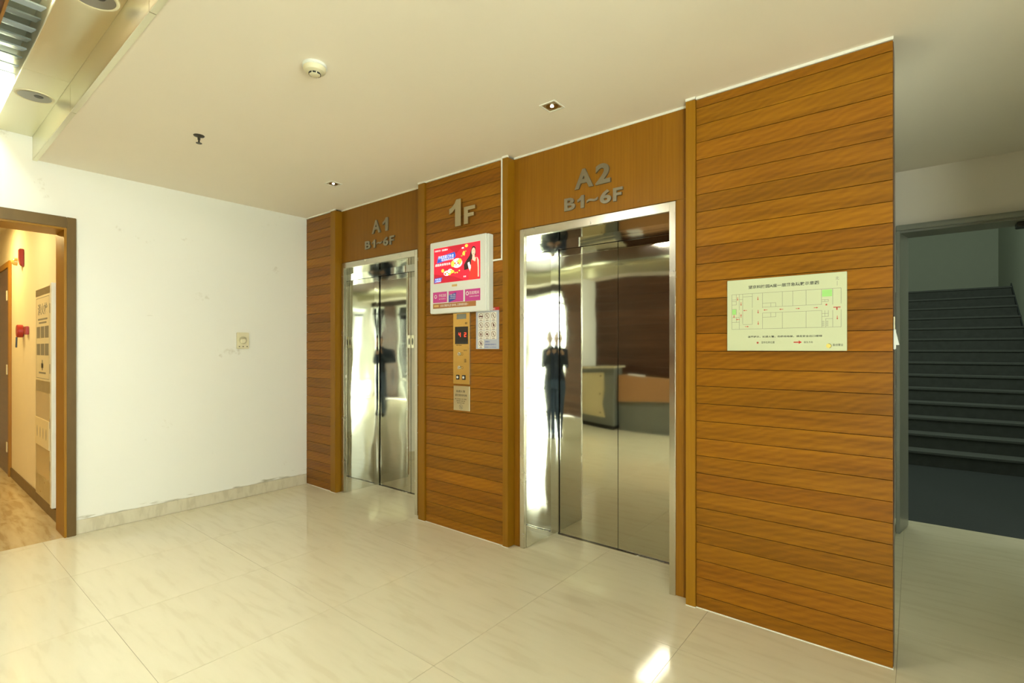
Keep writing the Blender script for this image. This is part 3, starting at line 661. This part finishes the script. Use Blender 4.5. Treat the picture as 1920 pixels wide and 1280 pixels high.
for zz in (1.366, 1.262):
    MB().lathe([(0.014, 0), (0.014, -0.005), (0.011, -0.007)], 'y', (-2.715, yb_, zz), 20).build('key_switch', M['frame_steel'], cp, smooth=True)
    Flat(yb_-0.0072, 0.0003).rect(-2.7165, -2.7135, zz-0.008, zz+0.008).build('key_slot', M['black'], cp)
    Flat(yb_, 0.0003).ring(-2.685, zz, 0.012, 0.002).build('key_ring', M['dark_brass'], cp)
for xx in (-2.731, -2.667):
    bt = MB().box(xx-0.017, xx+0.017, yb_-0.003, yb_, 1.170, 1.206).build('call_button', M['black'], cp, 0.002)
    MB().lathe([(0.009, 0), (0.009, -0.003)], 'y', (xx, yb_-0.003, 1.188), 16).build('button_lamp', M['white_plastic'], bt)
for (a, b_, z0, z1, s) in ((-2.655, -2.630, 1.590, 1.608, '梯'), (-2.750, -2.690, 1.428, 1.437, '电梯'), (-2.672, -2.630, 1.388, 1.398, '消防'), (-2.665, -2.640, 1.300, 1.330, '锁')):
    text('plate_lettering', s, a, b_, z0, z1, yb_, M['dark_brass'], cp)
fn = thing('fire_notice', 'brushed steel notice plate below the brass call panel', 'notice', (-2.695, 2.76, 0.93))
MB().box(-2.779, -2.609, 2.750, YP, 0.934, 1.122).build('notice_plate', M['notice_steel'], fn, 0.001, 1)
for (s, a, b_, z0, z1) in (('如遇火警', -2.750, -2.655, 1.072, 1.090), ('请勿使用电梯', -2.762, -2.636, 1.042, 1.060), ('IN CASE OF FIRE', -2.762, -2.640, 1.018, 1.026), ('DO NOT USE THE', -2.745, -2.655, 1.003, 1.011), ('ELEVATOR', -2.738, -2.662, 0.988, 0.996)):
    text('notice_lettering', s, a, b_, z0, z1, 2.750, IK['black'], fn)
Flat(2.750).ring(-2.699, 0.962, 0.019, 0.003).line(-2.711, 0.974, -2.687, 0.950, 0.003).ell(-2.699, 0.961, 0.005, 0.010, 8).build('notice_symbol', IK['grey'], fn)

# ---- safety placard with ten prohibition pictograms
sp_ = thing('safety_notice', 'pale grey safety notice with ten prohibition symbols beside the call panel', 'notice', (-2.44, 2.76, 1.404))
yn = 2.757
MB().box(-2.549, -2.326, yn, YP, 1.404, 1.684).build('notice_board', ink('notice_lilac', (0.46, 0.49, 0.56), 0.35), sp_)
MB().box(-2.549, -2.323, yn-0.0004, YP, 1.684, 1.706).build('red_header', IK['pred'], sp_)
text('header_lettering', '乘梯安全须知', -2.500, -2.362, 1.688, 1.702, yn-0.0004, IK['pw'], sp_)
cardm = ink('notice_cream', (0.80, 0.76, 0.66), 0.4)
cells = [(c, r) for r in range(3) for c in range(3)] + [(0, 3)]
brown = ink('symbol_brown', (0.16, 0.06, 0.05), 0.5)
for k, (c, r) in enumerate(cells):
    a = -2.529+0.0615*c; z1 = 1.672-0.0665*r
    cell = Flat(yn).rect(a, a+0.058, z1-0.064, z1).build('symbol_cell', cardm, sp_)
    cx, cz = a+0.029, z1-0.027; F = Flat(yn-0.0003).ring(cx, cz, 0.0215, 0.003)
    if k in (0,): F.rect(cx-0.018, cx+0.018, cz-0.006, cz+0.004)
    elif k in (6,): F.rect(cx-0.010, cx-0.003, cz-0.012, cz+0.010).rect(cx+0.003, cx+0.010, cz-0.012, cz+0.010)
    elif k in (7,): F.ell(cx, cz, 0.011, 0.008, 12)
    elif k in (5, 9): F.ell(cx, cz, 0.006, 0.014, 8).ell(cx+0.003, cz-0.002, 0.008, 0.005, 8)
    else: F.ell(cx, cz+0.009, 0.003, 0.003, 8).line(cx, cz+0.006, cx-0.002, cz-0.004, 0.005).line(cx-0.002, cz-0.004, cx+0.006, cz-0.013, 0.003).line(cx-0.002, cz+0.002, cx-0.010, cz-0.002, 0.002)
    F.line(cx-0.015, cz+0.015, cx+0.015, cz-0.015, 0.0025).line(cx-0.012, z1-0.058, cx+0.012, z1-0.058, 0.004).build('symbol', brown, cell)
text('notice_lettering', '温馨提示', -2.458, -2.412, 1.452, 1.463, yn, IK['pblue'], sp_)
text('notice_lettering', '（请照看好您的孩子）', -2.462, -2.352, 1.431, 1.443, yn, IK['pblue'], sp_)
text('notice_lettering', '管理处 24小时电话', -2.462, -2.352, 1.413, 1.421, yn, IK['pblue'], sp_)

# ---- evacuation plan
ev = thing('evacuation_plan', 'pale green evacuation plan board with a floor layout on the near planks', 'sign', (-0.5, 2.76, 1.394))
ye = 2.746
MB().box(-0.760, -0.239, ye, YP, 1.394, 1.757).build('plan_board', ink('plan_cream', (0.60, 0.635, 0.40), 0.4), ev, 0.001, 1)
text('plan_title', '望京科技园A座一层紧急疏散示意图', -0.657, -0.349, 1.707, 1.724, ye, IK['black'], ev, bold=0.012)
text('plan_text', '温馨提示，如遇火警，勿使用电梯，请走安全出口楼梯', -0.660, -0.336, 1.459, 1.469, ye, IK['black'], ev, bold=0.010)
text('plan_text', '您所在的位置', -0.597, -0.537, 1.430, 1.441, ye, IK['black'], ev)
text('plan_text', '逃生方向', -0.411, -0.374, 1.430, 1.440, ye, IK['black'], ev)
text('plan_text', '北', -0.283, -0.269, 1.722, 1.737, ye, IK['grey'], ev)
text('plan_text', '盈创置业', -0.294, -0.253, 1.416, 1.427, ye, IK['black'], ev)
W = 0.0013
px0, px1, pz0, pz1 = -0.737, -0.261, 1.504, 1.683
E_ = lambda x: px0+(x-150)/1380*(px1-px0)
# rows in the crop follow the perspective; t = 0 top .. 1 bottom
def Zt(t): return pz1-(pz1-pz0)*t
P_ = Flat(ye, 0.0003)
def hl(xa, xb, t): P_.line(E_(xa), Zt(t), E_(xb), Zt(t), W)
def vl(x, ta, tb): P_.line(E_(x), Zt(ta), E_(x), Zt(tb), W)
hl(150, 1530, 0); hl(150, 700, 1); hl(700, 1530, 1); vl(150, 0, 1); vl(1530, 0, 0.40); vl(1530, 0.55, 1)
vl(255, 0, 0.45); vl(255, 0.52, 1); vl(212, 0, .3); vl(303, 0, .85); hl(303, 435, .08); hl(255, 303, .15); vl(435, 0, .4); vl(435, .45, .87); hl(303, 435, .87)
hl(150, 212, .15); hl(150, 212, .20); hl(150, 212, .3); hl(150, 212, .42); vl(212, .42, .58); hl(150, 255, .66); vl(215, .66, .8); hl(150, 255, .8)
vl(572, 0, .42); hl(572, 1310, .40); hl(572, 745, .29); vl(680, .29, .40); vl(745, .29, .40); vl(830, 0, .40); vl(960, 0, .40); vl(1122, 0, .40); vl(1305, 0, .40)
hl(572, 1310, .56); vl(572, .56, 1); hl(572, 745, .68); vl(680, .56, .68); vl(745, .56, .68); vl(830, .56, 1); vl(1122, .56, 1); vl(1310, .56, 1)
vl(1435, 0, .42); vl(1435, .56, 1); hl(1310, 1385, .33); hl(1310, 1385, .28); vl(1345, .28, .33); vl(1385, .28, .33); hl(1310, 1385, .64); hl(1310, 1385, .72); vl(1345, .56, .72); vl(1385, .56, .72)
hl(1350, 1435, .78); vl(1355, .78, 1)
for k in range(6): hl(1312, 1340, .84+.025*k); hl(1360, 1385, .84+.025*k)
P_.build('floor_layout', IK['grey'], ev)
P_ = Flat(ye, 0.00025)
P_.rect(E_(1312), E_(1428), Zt(.20), Zt(.02)).rect(E_(155), E_(210), Zt(.58), Zt(.43)); P_.each('stair_shading', IK['pgreen'], ev)
A = Flat(ye, 0.0005)
for (x, t, dx, dz) in ((232, .13, 0, -1), (280, .28, 0, -1), (280, .62, 0, 1), (510, .15, 0, -1), (513, .52, 0, -1), (515, .84, 0, -1), (335, .47, -1, 0), (610, .48, -1, 0), (815, .48, -1, 0), (1022, .48, 1, 0), (1240, .48, 1, 0), (360, .93, 1, 0), (1487, .76, 0, -1), (235, .72, -1, 0), (180, .62, 0, -1)):
    l = 0.009; cx, cz = E_(x), Zt(t); A.arrow(cx-dx*l, cz-dz*l, cx+dx*l, cz+dz*l, 0.0022)
A.rect(E_(1442), E_(1524), Zt(.50), Zt(.48)).rect(E_(1476), E_(1490), Zt(.56), Zt(.48))
A.arrow(-0.454, 1.435, -0.419, 1.435, 0.0052).star(-0.614, 1.434, 0.0075).star(-0.319, 1.609, 0.006)
A.each('route_arrow', IK['pred'], ev)
Flat(ye).ell(-0.309, 1.417, 0.011, 0.011, 24).build('gold_emblem', IK['gold'], ev)
Fm = Flat(ye-0.0003)
for i in range(-4, 5):
    a = R(i*20); b_ = R(i*20+20); Fm.poly([(-0.309+0.011*math.cos(a), 1.417+0.011*math.sin(a)), (-0.309+0.011*math.cos(b_), 1.417+0.011*math.sin(b_)), (-0.309+0.0095*math.cos(b_), 1.417+0.0095*math.sin(b_)), (-0.309+0.0095*math.cos(a), 1.417+0.0095*math.sin(a))])
Fm.build('emblem_rim', IK['black'], ev)
Flat(ye).line(-0.276, 1.695, -0.276, 1.716, 0.0012).build('north_mark', IK['grey'], ev)

# ---- light switch on the end of the wall
sw = thing('wall_switch', 'white wall switch on the narrow end of the plank wall by the passage', 'switch', (-0.07, 2.80, 1.40))
MB().box(-0.070, -0.062, 2.772, 2.85, 1.400, 1.490).build('switch_plate', M['white_plastic'], sw, 0.002)
MB().box(-0.070, -0.065, 2.772, 2.83, 1.490, 1.545).build('upper_plate', M['cream_plastic'], sw, 0.001)
MB().xzprism([(-0.062, 1.420), (-0.050, 1.420), (-0.062, 1.478)], 2.785, 2.84).build('rocker', M['white_plastic'], sw, 0.001)

# ---- wall sounder box on the left wall
sb = thing('wall_sounder', 'small cream square box with round dome on the white left wall', 'alarm', (XL, 2.115, 1.41))
MB().box(XL, XL+0.028, 2.062, 2.168, 1.406, 1.560).build('housing', M['cream_plastic'], sb, 0.004)
MB().lathe([(0.026, 0.028), (0.026, 0.038), (0.018, 0.046), (0.004, 0.048)], 'x', (XL, 2.112, 1.480), 24).build('dome', M['cream_plastic'], sb, smooth=True)
MB().lathe([(0.036, 0.027), (0.036, 0.0295), (0.033, 0.0295)], 'x', (XL, 2.112, 1.488), 24).build('dome_ring', M['notice_steel'], sb)
for yy in (2.078, 2.112, 2.148): MB().lathe([(0.005, 0.027), (0.005, 0.031)], 'x', (XL, yy, 1.428), 10).build('screw', M['dark_brass'], sb)

# ---- ceiling fittings
sd = thing('smoke_detector', 'round cream smoke detector on the ceiling', 'detector', (-2.255, 1.297, H))
MB().lathe([(0.055, H-0.0001), (0.057, H-0.012), (0.052, H-0.015)][::-1], 'z', (-2.255, 1.297, 0), 36).build('mounting_base', M['white_plastic'], sd, smooth=True)
MB().lathe([(0.022, H-0.050), (0.025, H-0.048), (0.026, H-0.040), (0.045, H-0.034), (0.052, H-0.024), (0.052, H-0.015)], 'z', (-2.255, 1.297, 0), 36).build('detector_body', M['cream_plastic'], sd, smooth=True)
for k in range(8):
    a = R(45*k+10); cx, cy = -2.255+0.0262*math.cos(a), 1.297+0.0262*math.sin(a)
    b2 = MB().box(-0.0015, 0.0012, -0.0075, 0.0075, -0.0033, 0.0033); 
    b2.v = [(cx+x*math.cos(a)-y*math.sin(a), cy+x*math.sin(a)+y*math.cos(a), H-0.0442+z) for x, y, z in b2.v]
    b2.build('vent_slot', M['black'], sd)
spk = thing('sprinkler', 'small dark brass sprinkler head hanging from the ceiling near the left wall', 'sprinkler', (-3.578, 1.261, H))
MB().lathe([(0.010, H-0.010), (0.030, H-0.004), (0.032, H)], 'z', (-3.578, 1.261, 0), 24).build('ceiling_rose', M['dark_brass'], spk, smooth=True)
MB().lathe([(0.006, H-0.046), (0.005, H-0.030), (0.008, H-0.026), (0.008, H-0.004)], 'z', (-3.578, 1.261, 0), 14).build('nozzle', M['dark_brass'], spk, smooth=True)
MB().lathe([(0.017, H-0.050), (0.018, H-0.048), (0.006, H-0.045)], 'z', (-3.578, 1.261, 0), 20).build('deflector', M['dark_brass'], spk, smooth=True)
def spot(x, y, lab):
    t = thing('recessed_spotlight', lab, 'spotlight', (x, y, H)); s = 0.052
    mb = MB()
    for (a, b_, c, d) in ((-s, s, -s, -s+0.008), (-s, s, s-0.008, s), (-s, -s+0.008, -s+0.008, s-0.008), (s-0.008, s, -s+0.008, s-0.008)): mb.box(x+a, x+b_, y+c, y+d, H-0.005, H-0.0002)
    mb.build('trim_frame', M['caulk'], t)
    box('recess_plate', M['notice_steel'], x-s+0.008, x+s-0.008, y-s+0.008, y+s-0.008, H-0.002, H-0.0003, t)
    MB().lathe([(0.034, H-0.0020), (0.034, H-0.0035), (0.026, H-0.0035), (0.020, H-0.0022)], 'z', (x, y, 0), 24).build('reflector', M['reflector'], t, smooth=True)
    MB().lathe([(0.006, H-0.0060), (0.009, H-0.0045), (0.009, H-0.0030)], 'z', (x, y, 0), 12).build('bulb', M['bulb'], t)
spot(-1.591, 2.349, 'small square recessed ceiling spotlight in front of the A2 lift')
spot(-3.745, 2.319, 'small square recessed ceiling spotlight in front of the A1 lift')
dl_n = 0
dl_lab = {-4.15: 'round downlight in the metal ceiling strip nearest the left wall', -2.78: 'round downlight in the metal ceiling strip cut by the top of the photo'}
for yc, row in ((0.569, 'front'), (-1.895, 'rear')):
    for x in (-4.15, -2.78, -1.41, -0.04):
        lab = dl_lab.get(x) if row == 'front' else None
        lab = lab or ('unlit round downlight in the %s metal ceiling strip, %s from the left wall' % (row, {-4.15: 'first', -2.78: 'second', -1.41: 'third', -0.04: 'fourth'}[x]))
        t = thing('round_downlight', lab, 'downlight', (x, yc, 2.93), group='downlights in the metal ceiling strips')
        MB().lathe([(0.076, 2.9285), (0.080, 2.926), (0.090, 2.926), (0.092, 2.9299)], 'z', (x, yc, 0), 36).build('rim', M['cream_plastic'], t, smooth=True)
        MB().lathe([(0.077, 2.9255), (0.060, 2.9270)], 'z', (x, yc, 0), 36).build('bowl', M['bowl'], t)
        MB().lathe([(0.020, 2.9235), (0.024, 2.9265)], 'z', (x+0.02, yc+0.015, 0), 16).build('lamp_holder', M['black'], t)

gl_ = thing('ceiling_lamp', 'long lit white ceiling lamp on the dark boarded ceiling, mirrored in the near lift doors', 'lamp', (-2.73, -0.15, 2.95))
MB().box(-2.865, -2.595, -0.62, 0.30, 2.915, 2.9495).build('lamp_housing', M['frame_steel'], gl_, 0.003)
MB().box(-2.845, -2.615, -0.60, 0.28, 2.900, 2.9148).build('diffuser', glow('lit_diffuser', (1.0, 0.97, 0.86), 42), gl_, 0.004)
# ---- corridor fittings
fc = thing('fire_hydrant_cabinet', 'beige metal fire hydrant cabinet with notices on the corridor wall', 'cabinet', (-5.85, 0.88, 0.1))
box('cabinet_body', M['notice_steel'], -6.237, -5.50, 0.862, 0.88, 0.105, 1.935, fc, 0.002)
box('edge_strip', M['white_plastic'], -5.530, -5.47, 0.850, 0.88, 0.105, 1.945, fc, 0.002)
box('glass_panel', plain('cabinet_glass', (0.55, 0.40, 0.16), 0.08, vary=0.05), -6.19, -5.60, 0.858, 0.862, 0.30, 1.03, fc)
nb = box('notice_board', ink('cabinet_cream', (0.75, 0.66, 0.42), 0.4), -6.20, -5.58, 0.857, 0.862, 1.13, 1.87, fc)
text('notice_heading', '消火栓', -6.10, -5.68, 1.70, 1.80, 0.857, IK['grey'], nb, bold=0.02)
Flat(0.857).rect(-6.09, -5.68, 1.655, 1.67).rect(-6.05, -5.72, 1.625, 1.64).line(-6.17, 1.85, -5.61, 1.85, 0.004).line(-6.17, 1.15, -5.61, 1.15, 0.004).line(-6.17, 1.15, -6.17, 1.85, 0.004).line(-5.61, 1.15, -5.61, 1.85, 0.004).rect(-5.95, -5.85, 1.24, 1.28).rect(-5.92, -5.88, 1.22, 1.31).rect(-6.05, -5.75, 1.19, 1.205).build('notice_lettering', IK['grey'], nb)
for (z0, z1) in ((1.50, 1.60), (1.35, 1.45)):
    for k in range(3): Flat(0.857).rect(-6.15+0.18*k, -5.99+0.18*k, z0, z1).build('notice_picture', IK['grey'], nb)
p2 = box('lower_notice', ink('cabinet_paper', (0.78, 0.66, 0.38), 0.5), -6.20, -5.60, 0.853, 0.858, 0.56, 0.80, fc)
for k in range(4): Flat(0.853).ell(-6.10+0.13*k, 0.68, 0.012, 0.05, 10).build('notice_figure', IK['grey'], p2)
for zz in (0.4, 0.75, 1.2, 1.7): box('hinge', M['dark_brass'], -5.548, -5.532, 0.850, 0.862, zz, zz+0.08, fc)
ab = thing('alarm_bell', 'round red fire alarm bell on the corridor wall beside the dark door', 'alarm', (-6.95, 0.88, 1.53))
MB().lathe([(0.058, -0.050), (0.064, -0.044), (0.064, -0.008), (0.05, -0.001)], 'y', (-7.02, 0.879, 1.585), 28).build('bell_drum', M['red'], ab, smooth=True)
MB().box(-6.80, -6.70, 0.855, 0.8795, 1.545, 1.625).build('call_point', M['red'], ab, 0.004)
MB().tube([(-7.06, 0.835, 1.525), (-7.06, 0.832, 1.42)], 0.007).build('pull_handle', M['black'], ab)
sr = thing('alarm_strobe', 'red alarm strobe with pale lens high on the corridor wall', 'alarm', (-7.05, 0.88, 2.25))
MB().yzprism([(0.8795, 2.235), (0.855, 2.25), (0.845, 2.30), (0.845, 2.41), (0.8795, 2.41)], -7.06, -6.98).build('strobe_body', M['red'], sr, 0.004)
MB().lathe([(0.040, 0.0), (0.036, -0.025), (0.018, -0.042), (0.004, -0.046)], 'y', (-7.12, 0.846, 2.29), 20).build('strobe_lens', M['amber'], sr, smooth=True)

# ================================================================== RECEPTION DESK (seen in the lift doors)
rd = thing('reception_desk', 'grey and beige reception desk with stone top, mirrored in the lift doors', 'desk', (-3.5, -1.7, 0))
MB().prism([(XL+0.05, -1.95), (-4.12, -1.95), (-4.05, -1.50), (XL+0.05, -1.70)], 0.08, 1.06).build('tall_body', M['desk_grey'], rd, 0.004)
MB().prism([(XL+0.05, -2.0), (-4.07, -2.0), (-3.98, -1.43), (-4.25, -1.46), (XL+0.05, -1.66)], 1.06, 1.10).build('counter_top', M['desk_top'], rd, 0.008)
MB().prism([(XL+0.08, -1.90), (-4.16, -1.90), (-4.09, -1.53), (XL+0.08, -1.72)], 0, 0.08).build('plinth', M['gap'], rd)
q = MB(); ux = ((-4.05-(XL+0.05))**2+0.2**2)**.5
def on(t_, off): return (XL+0.05+t_*(-4.05-XL-0.05)-off*0.215, -1.70+t_*0.20+off*0.977)
pts = [(0.03, 0.22), (0.78, 0.22), (0.72, 0.45), (0.76, 0.70), (0.74, 0.98), (0.03, 0.98)]
n = len(q.v)
q.v = [(*on(t_, 0.001), z) for t_, z in pts] + [(*on(t_, 0.026), z) for t_, z in pts]; k = len(pts)
q.f = [tuple(range(k))[::-1], tuple(range(k, 2*k))] + [(i, (i+1) % k, k+(i+1) % k, k+i) for i in range(k)]
q.build('wavy_panel', M['desk_beige'], rd)
for z in (0.30, 0.62, 0.92):
    c = on(0.68, 0.027); MB().lathe([(0.014, 0), (0.014, 0.006)], 'y', (c[0], c[1]-0.002, z), 12).build('panel_stud', M['dark_brass'], rd)
MB().box(-4.04, -1.2, -1.95, -1.66, 0, 0.50).build('lower_front', M['desk_grey'], rd, 0.003)
MB().box(-4.04, -1.2, -1.97, -1.62, 0.50, 0.93).build('tan_band', M['desk_tan'], rd, 0.004)
lp = thing('papers', 'small stack of white papers on the low part of the reception desk', 'papers', (-3.8, -1.8, 0.93))
MB().box(-3.90, -3.68, -1.92, -1.72, 0.931, 0.955).build('paper_stack', M['pw'] if 'pw' in M else IK['pw'], lp, 0.001)

# ================================================================== PHOTOGRAPHER (only in the mirrors)
fwd = Vector((-0.6247, 0.7809, 0)); rgt = Vector((0.7809, 0.6247, 0))
base = Vector((0, 0, 0)) - fwd*0.36
def W3(r_, f_, z): return base + rgt*r_ + fwd*f_ + Vector((0, 0, z))
def skin(name, verts, edges, rad, mat, parent, sub=1, root=0):
    me = bpy.data.meshes.new(name); me.from_pydata([tuple(v) for v in verts], edges, []); me.update()
    o = bpy.data.objects.new(name, me); COL.objects.link(o)
    md = o.modifiers.new('skin', 'SKIN'); md.use_smooth_shade = True
    if not me.skin_vertices: 
        bpy.context.view_layer.objects.active = o
    sv = me.skin_vertices[0].data
    for i, r_ in enumerate(rad): sv[i].radius = r_ if isinstance(r_, tuple) else (r_, r_); sv[i].use_root = (i == root)
    ss = o.modifiers.new('sub', 'SUBSURF'); ss.levels = sub; ss.render_levels = sub
    dg = bpy.context.evaluated_depsgraph_get(); m2 = bpy.data.meshes.new_from_object(o.evaluated_get(dg)); bpy.data.objects.remove(o)
    m2.name = name; m2.materials.clear(); m2.materials.append(mat)
    for p in m2.polygons: p.use_smooth = True
    return link(name, m2, parent)
pn = thing('person', 'person in dark blue top and jeans holding a camera, mirrored in the lift reveal', 'person', tuple(base))
skinm = plain('skin', (0.55, 0.33, 0.22), 0.5); top_m = plain('navy_top', (0.02, 0.035, 0.07), 0.85); jean = plain('blue_jeans', (0.05, 0.09, 0.17), 0.85, vary=0.2, scale=20)
vsb = [W3(0, -0.02, 0.93), W3(0, -0.02, 1.05), W3(0, -0.01, 1.22), W3(0, 0, 1.38), W3(0, 0.02, 1.46), W3(0, 0.04, 1.53),
       W3(0.17, 0, 1.36), W3(0.20, 0.04, 1.12), W3(0.10, 0.24, 1.32), W3(-0.17, 0, 1.36), W3(-0.20, 0.04, 1.12), W3(-0.10, 0.24, 1.32),
       W3(0.085, -0.02, 0.84), W3(0.078, 0.01, 0.48), W3(0.072, -0.03, 0.10), W3(0.078, 0.08, 0.05), W3(-0.085, -0.02, 0.84), W3(-0.078, 0.01, 0.48), W3(-0.072, -0.03, 0.10), W3(-0.078, 0.08, 0.05)]
ed = [(0,1),(1,2),(2,3),(3,4),(4,5),(3,6),(6,7),(7,8),(3,9),(9,10),(10,11),(0,12),(12,13),(13,14),(14,15),(0,16),(16,17),(17,18),(18,19)]
rd_ = [(0.16,0.12),(0.145,0.11),(0.16,0.115),(0.16,0.105),0.075,0.065,0.075,0.060,0.042,0.075,0.060,0.042,0.115,0.088,0.066,0.045,0.115,0.088,0.066,0.045]
body = skin('body', vsb, ed, rd_, top_m, pn, 2)
body.data.materials.append(jean); body.data.materials.append(skinm)
for p in body.data.polygons:
    c = p.center; p.material_index = 1 if c.z < 0.92 else (2 if c.z > 1.475 else 0)
# head with face
hb = MB(); hm = bmesh.new(); bmesh.ops.create_uvsphere(hm, u_segments=24, v_segments=16, radius=1)
hc = W3(0, 0.055, 1.585)
for v in hm.verts:
    x, y, z = v.co; f_ = 0.095*y; r_ = 0.075*x*(1-0.18*max(0, -z)); zz = 0.115*z
    if y > 0.6 and abs(x) < 0.25 and -0.35 < z < 0.15: f_ += 0.018*(1-abs(x)/0.25)
    if y > 0.5 and 0.05 < z < 0.3 and 0.2 < abs(x) < 0.6: f_ -= 0.008
    v.co = hc + rgt*r_ + fwd*f_ + Vector((0, 0, zz))
hme = bpy.data.meshes.new('head'); hm.to_mesh(hme); hm.free(); hme.materials.append(skinm)
for p in hme.polygons: p.use_smooth = True
hd = link('head', hme, pn)
hm = bmesh.new(); bmesh.ops.create_uvsphere(hm, u_segments=24, v_segments=16, radius=1)
for v in list(hm.verts):
    x, y, z = v.co
    if y > 0.35 and z < 0.45 or z < -0.45: hm.verts.remove(v)
for v in hm.verts:
    x, y, z = v.co; v.co = hc + rgt*(0.084*x) + fwd*(0.103*y-0.004) + Vector((0, 0, 0.124*z))
hme = bpy.data.meshes.new('hair'); hm.to_mesh(hme); hm.free(); hme.materials.append(M['black'])
for p in hme.polygons: p.use_smooth = True
link('hair', hme, pn)
for s in (-1, 1):
    MB().lathe([(0.009, -0.004), (0.011, 0), (0.009, 0.004)], 'x', tuple(hc+rgt*0.028*s+fwd*0.086+Vector((0, 0, 0.012))), 12).build('eye', IK['pw'], hd)
    MB().lathe([(0.004, -0.02), (0.022, -0.01), (0.024, 0.01), (0.008, 0.02)], 'z', tuple(hc+rgt*0.076*s), 12).build('ear', skinm, hd, smooth=True)
    # hand: palm, four unequal curled fingers, thumb
    w_ = W3(0.10*s, 0.24, 1.32); 
    palm = [w_, W3(0.085*s, 0.27, 1.35), W3(0.075*s, 0.295, 1.385)]
    skin('palm', palm, [(0,1),(1,2)], [0.026, (0.034, 0.018), (0.036, 0.016)], skinm, pn, 1)
    for i, L in enumerate((0.062, 0.070, 0.066, 0.052)):
        o0 = W3((0.078)*s, 0.295, 1.360+0.019*i)
        skin('finger', [o0, o0+fwd*L*0.35-rgt*s*0.012, o0+fwd*L*0.45-rgt*s*0.036, o0+fwd*L*0.30-rgt*s*0.052], [(0,1),(1,2),(2,3)], [0.009, 0.0085, 0.008, 0.007], skinm, pn, 1)
    o0 = W3(0.085*s, 0.275, 1.37)
    skin('thumb', [o0, o0-fwd*0.010-rgt*s*0.025+Vector((0, 0, 0.012)), o0-fwd*0.004-rgt*s*0.045+Vector((0, 0, 0.018))], [(0,1),(1,2)], [0.011, 0.010, 0.008], skinm, pn, 1)
    MB().prism([tuple((W3(0.075*s, 0, 0)+rgt*a+fwd*b_)[:2]) for a, b_ in ((-0.045, -0.09), (0.045, -0.09), (0.048, 0.12), (0.03, 0.17), (-0.03, 0.17), (-0.048, 0.12))], 0.001, 0.075).build('shoe', M['black'], pn, 0.015)
hb_ = thing('handheld_camera', 'black camera held by the person mirrored in the lift reveal', 'camera', tuple(W3(0, 0.29, 1.36)))
def obox(r0, r1, f0, f1, z0, z1): return MB().prism([tuple(W3(a, b_, 0)[:2]) for a, b_ in ((r0, f0), (r1, f0), (r1, f1), (r0, f1))], z0, z1)
obox(-0.065, 0.065, 0.285, 0.325, 1.355, 1.440).build('camera_body', M['black'], hb_, 0.006)
obox(-0.022, 0.022, 0.272, 0.312, 1.440, 1.462).build('viewfinder', M['black'], hb_, 0.005)
lm = MB().lathe([(0.030, 0), (0.030, 0.028), (0.026, 0.030)], 'y', (0, 0, 0), 24)
rot = Matrix.Rotation(R(38.66), 3, 'Z'); lc = W3(0, 0.325, 1.40)
lm.v = [tuple(rot @ Vector(v) + lc) for v in lm.v]; lm.build('lens', M['black'], hb_, smooth=True)
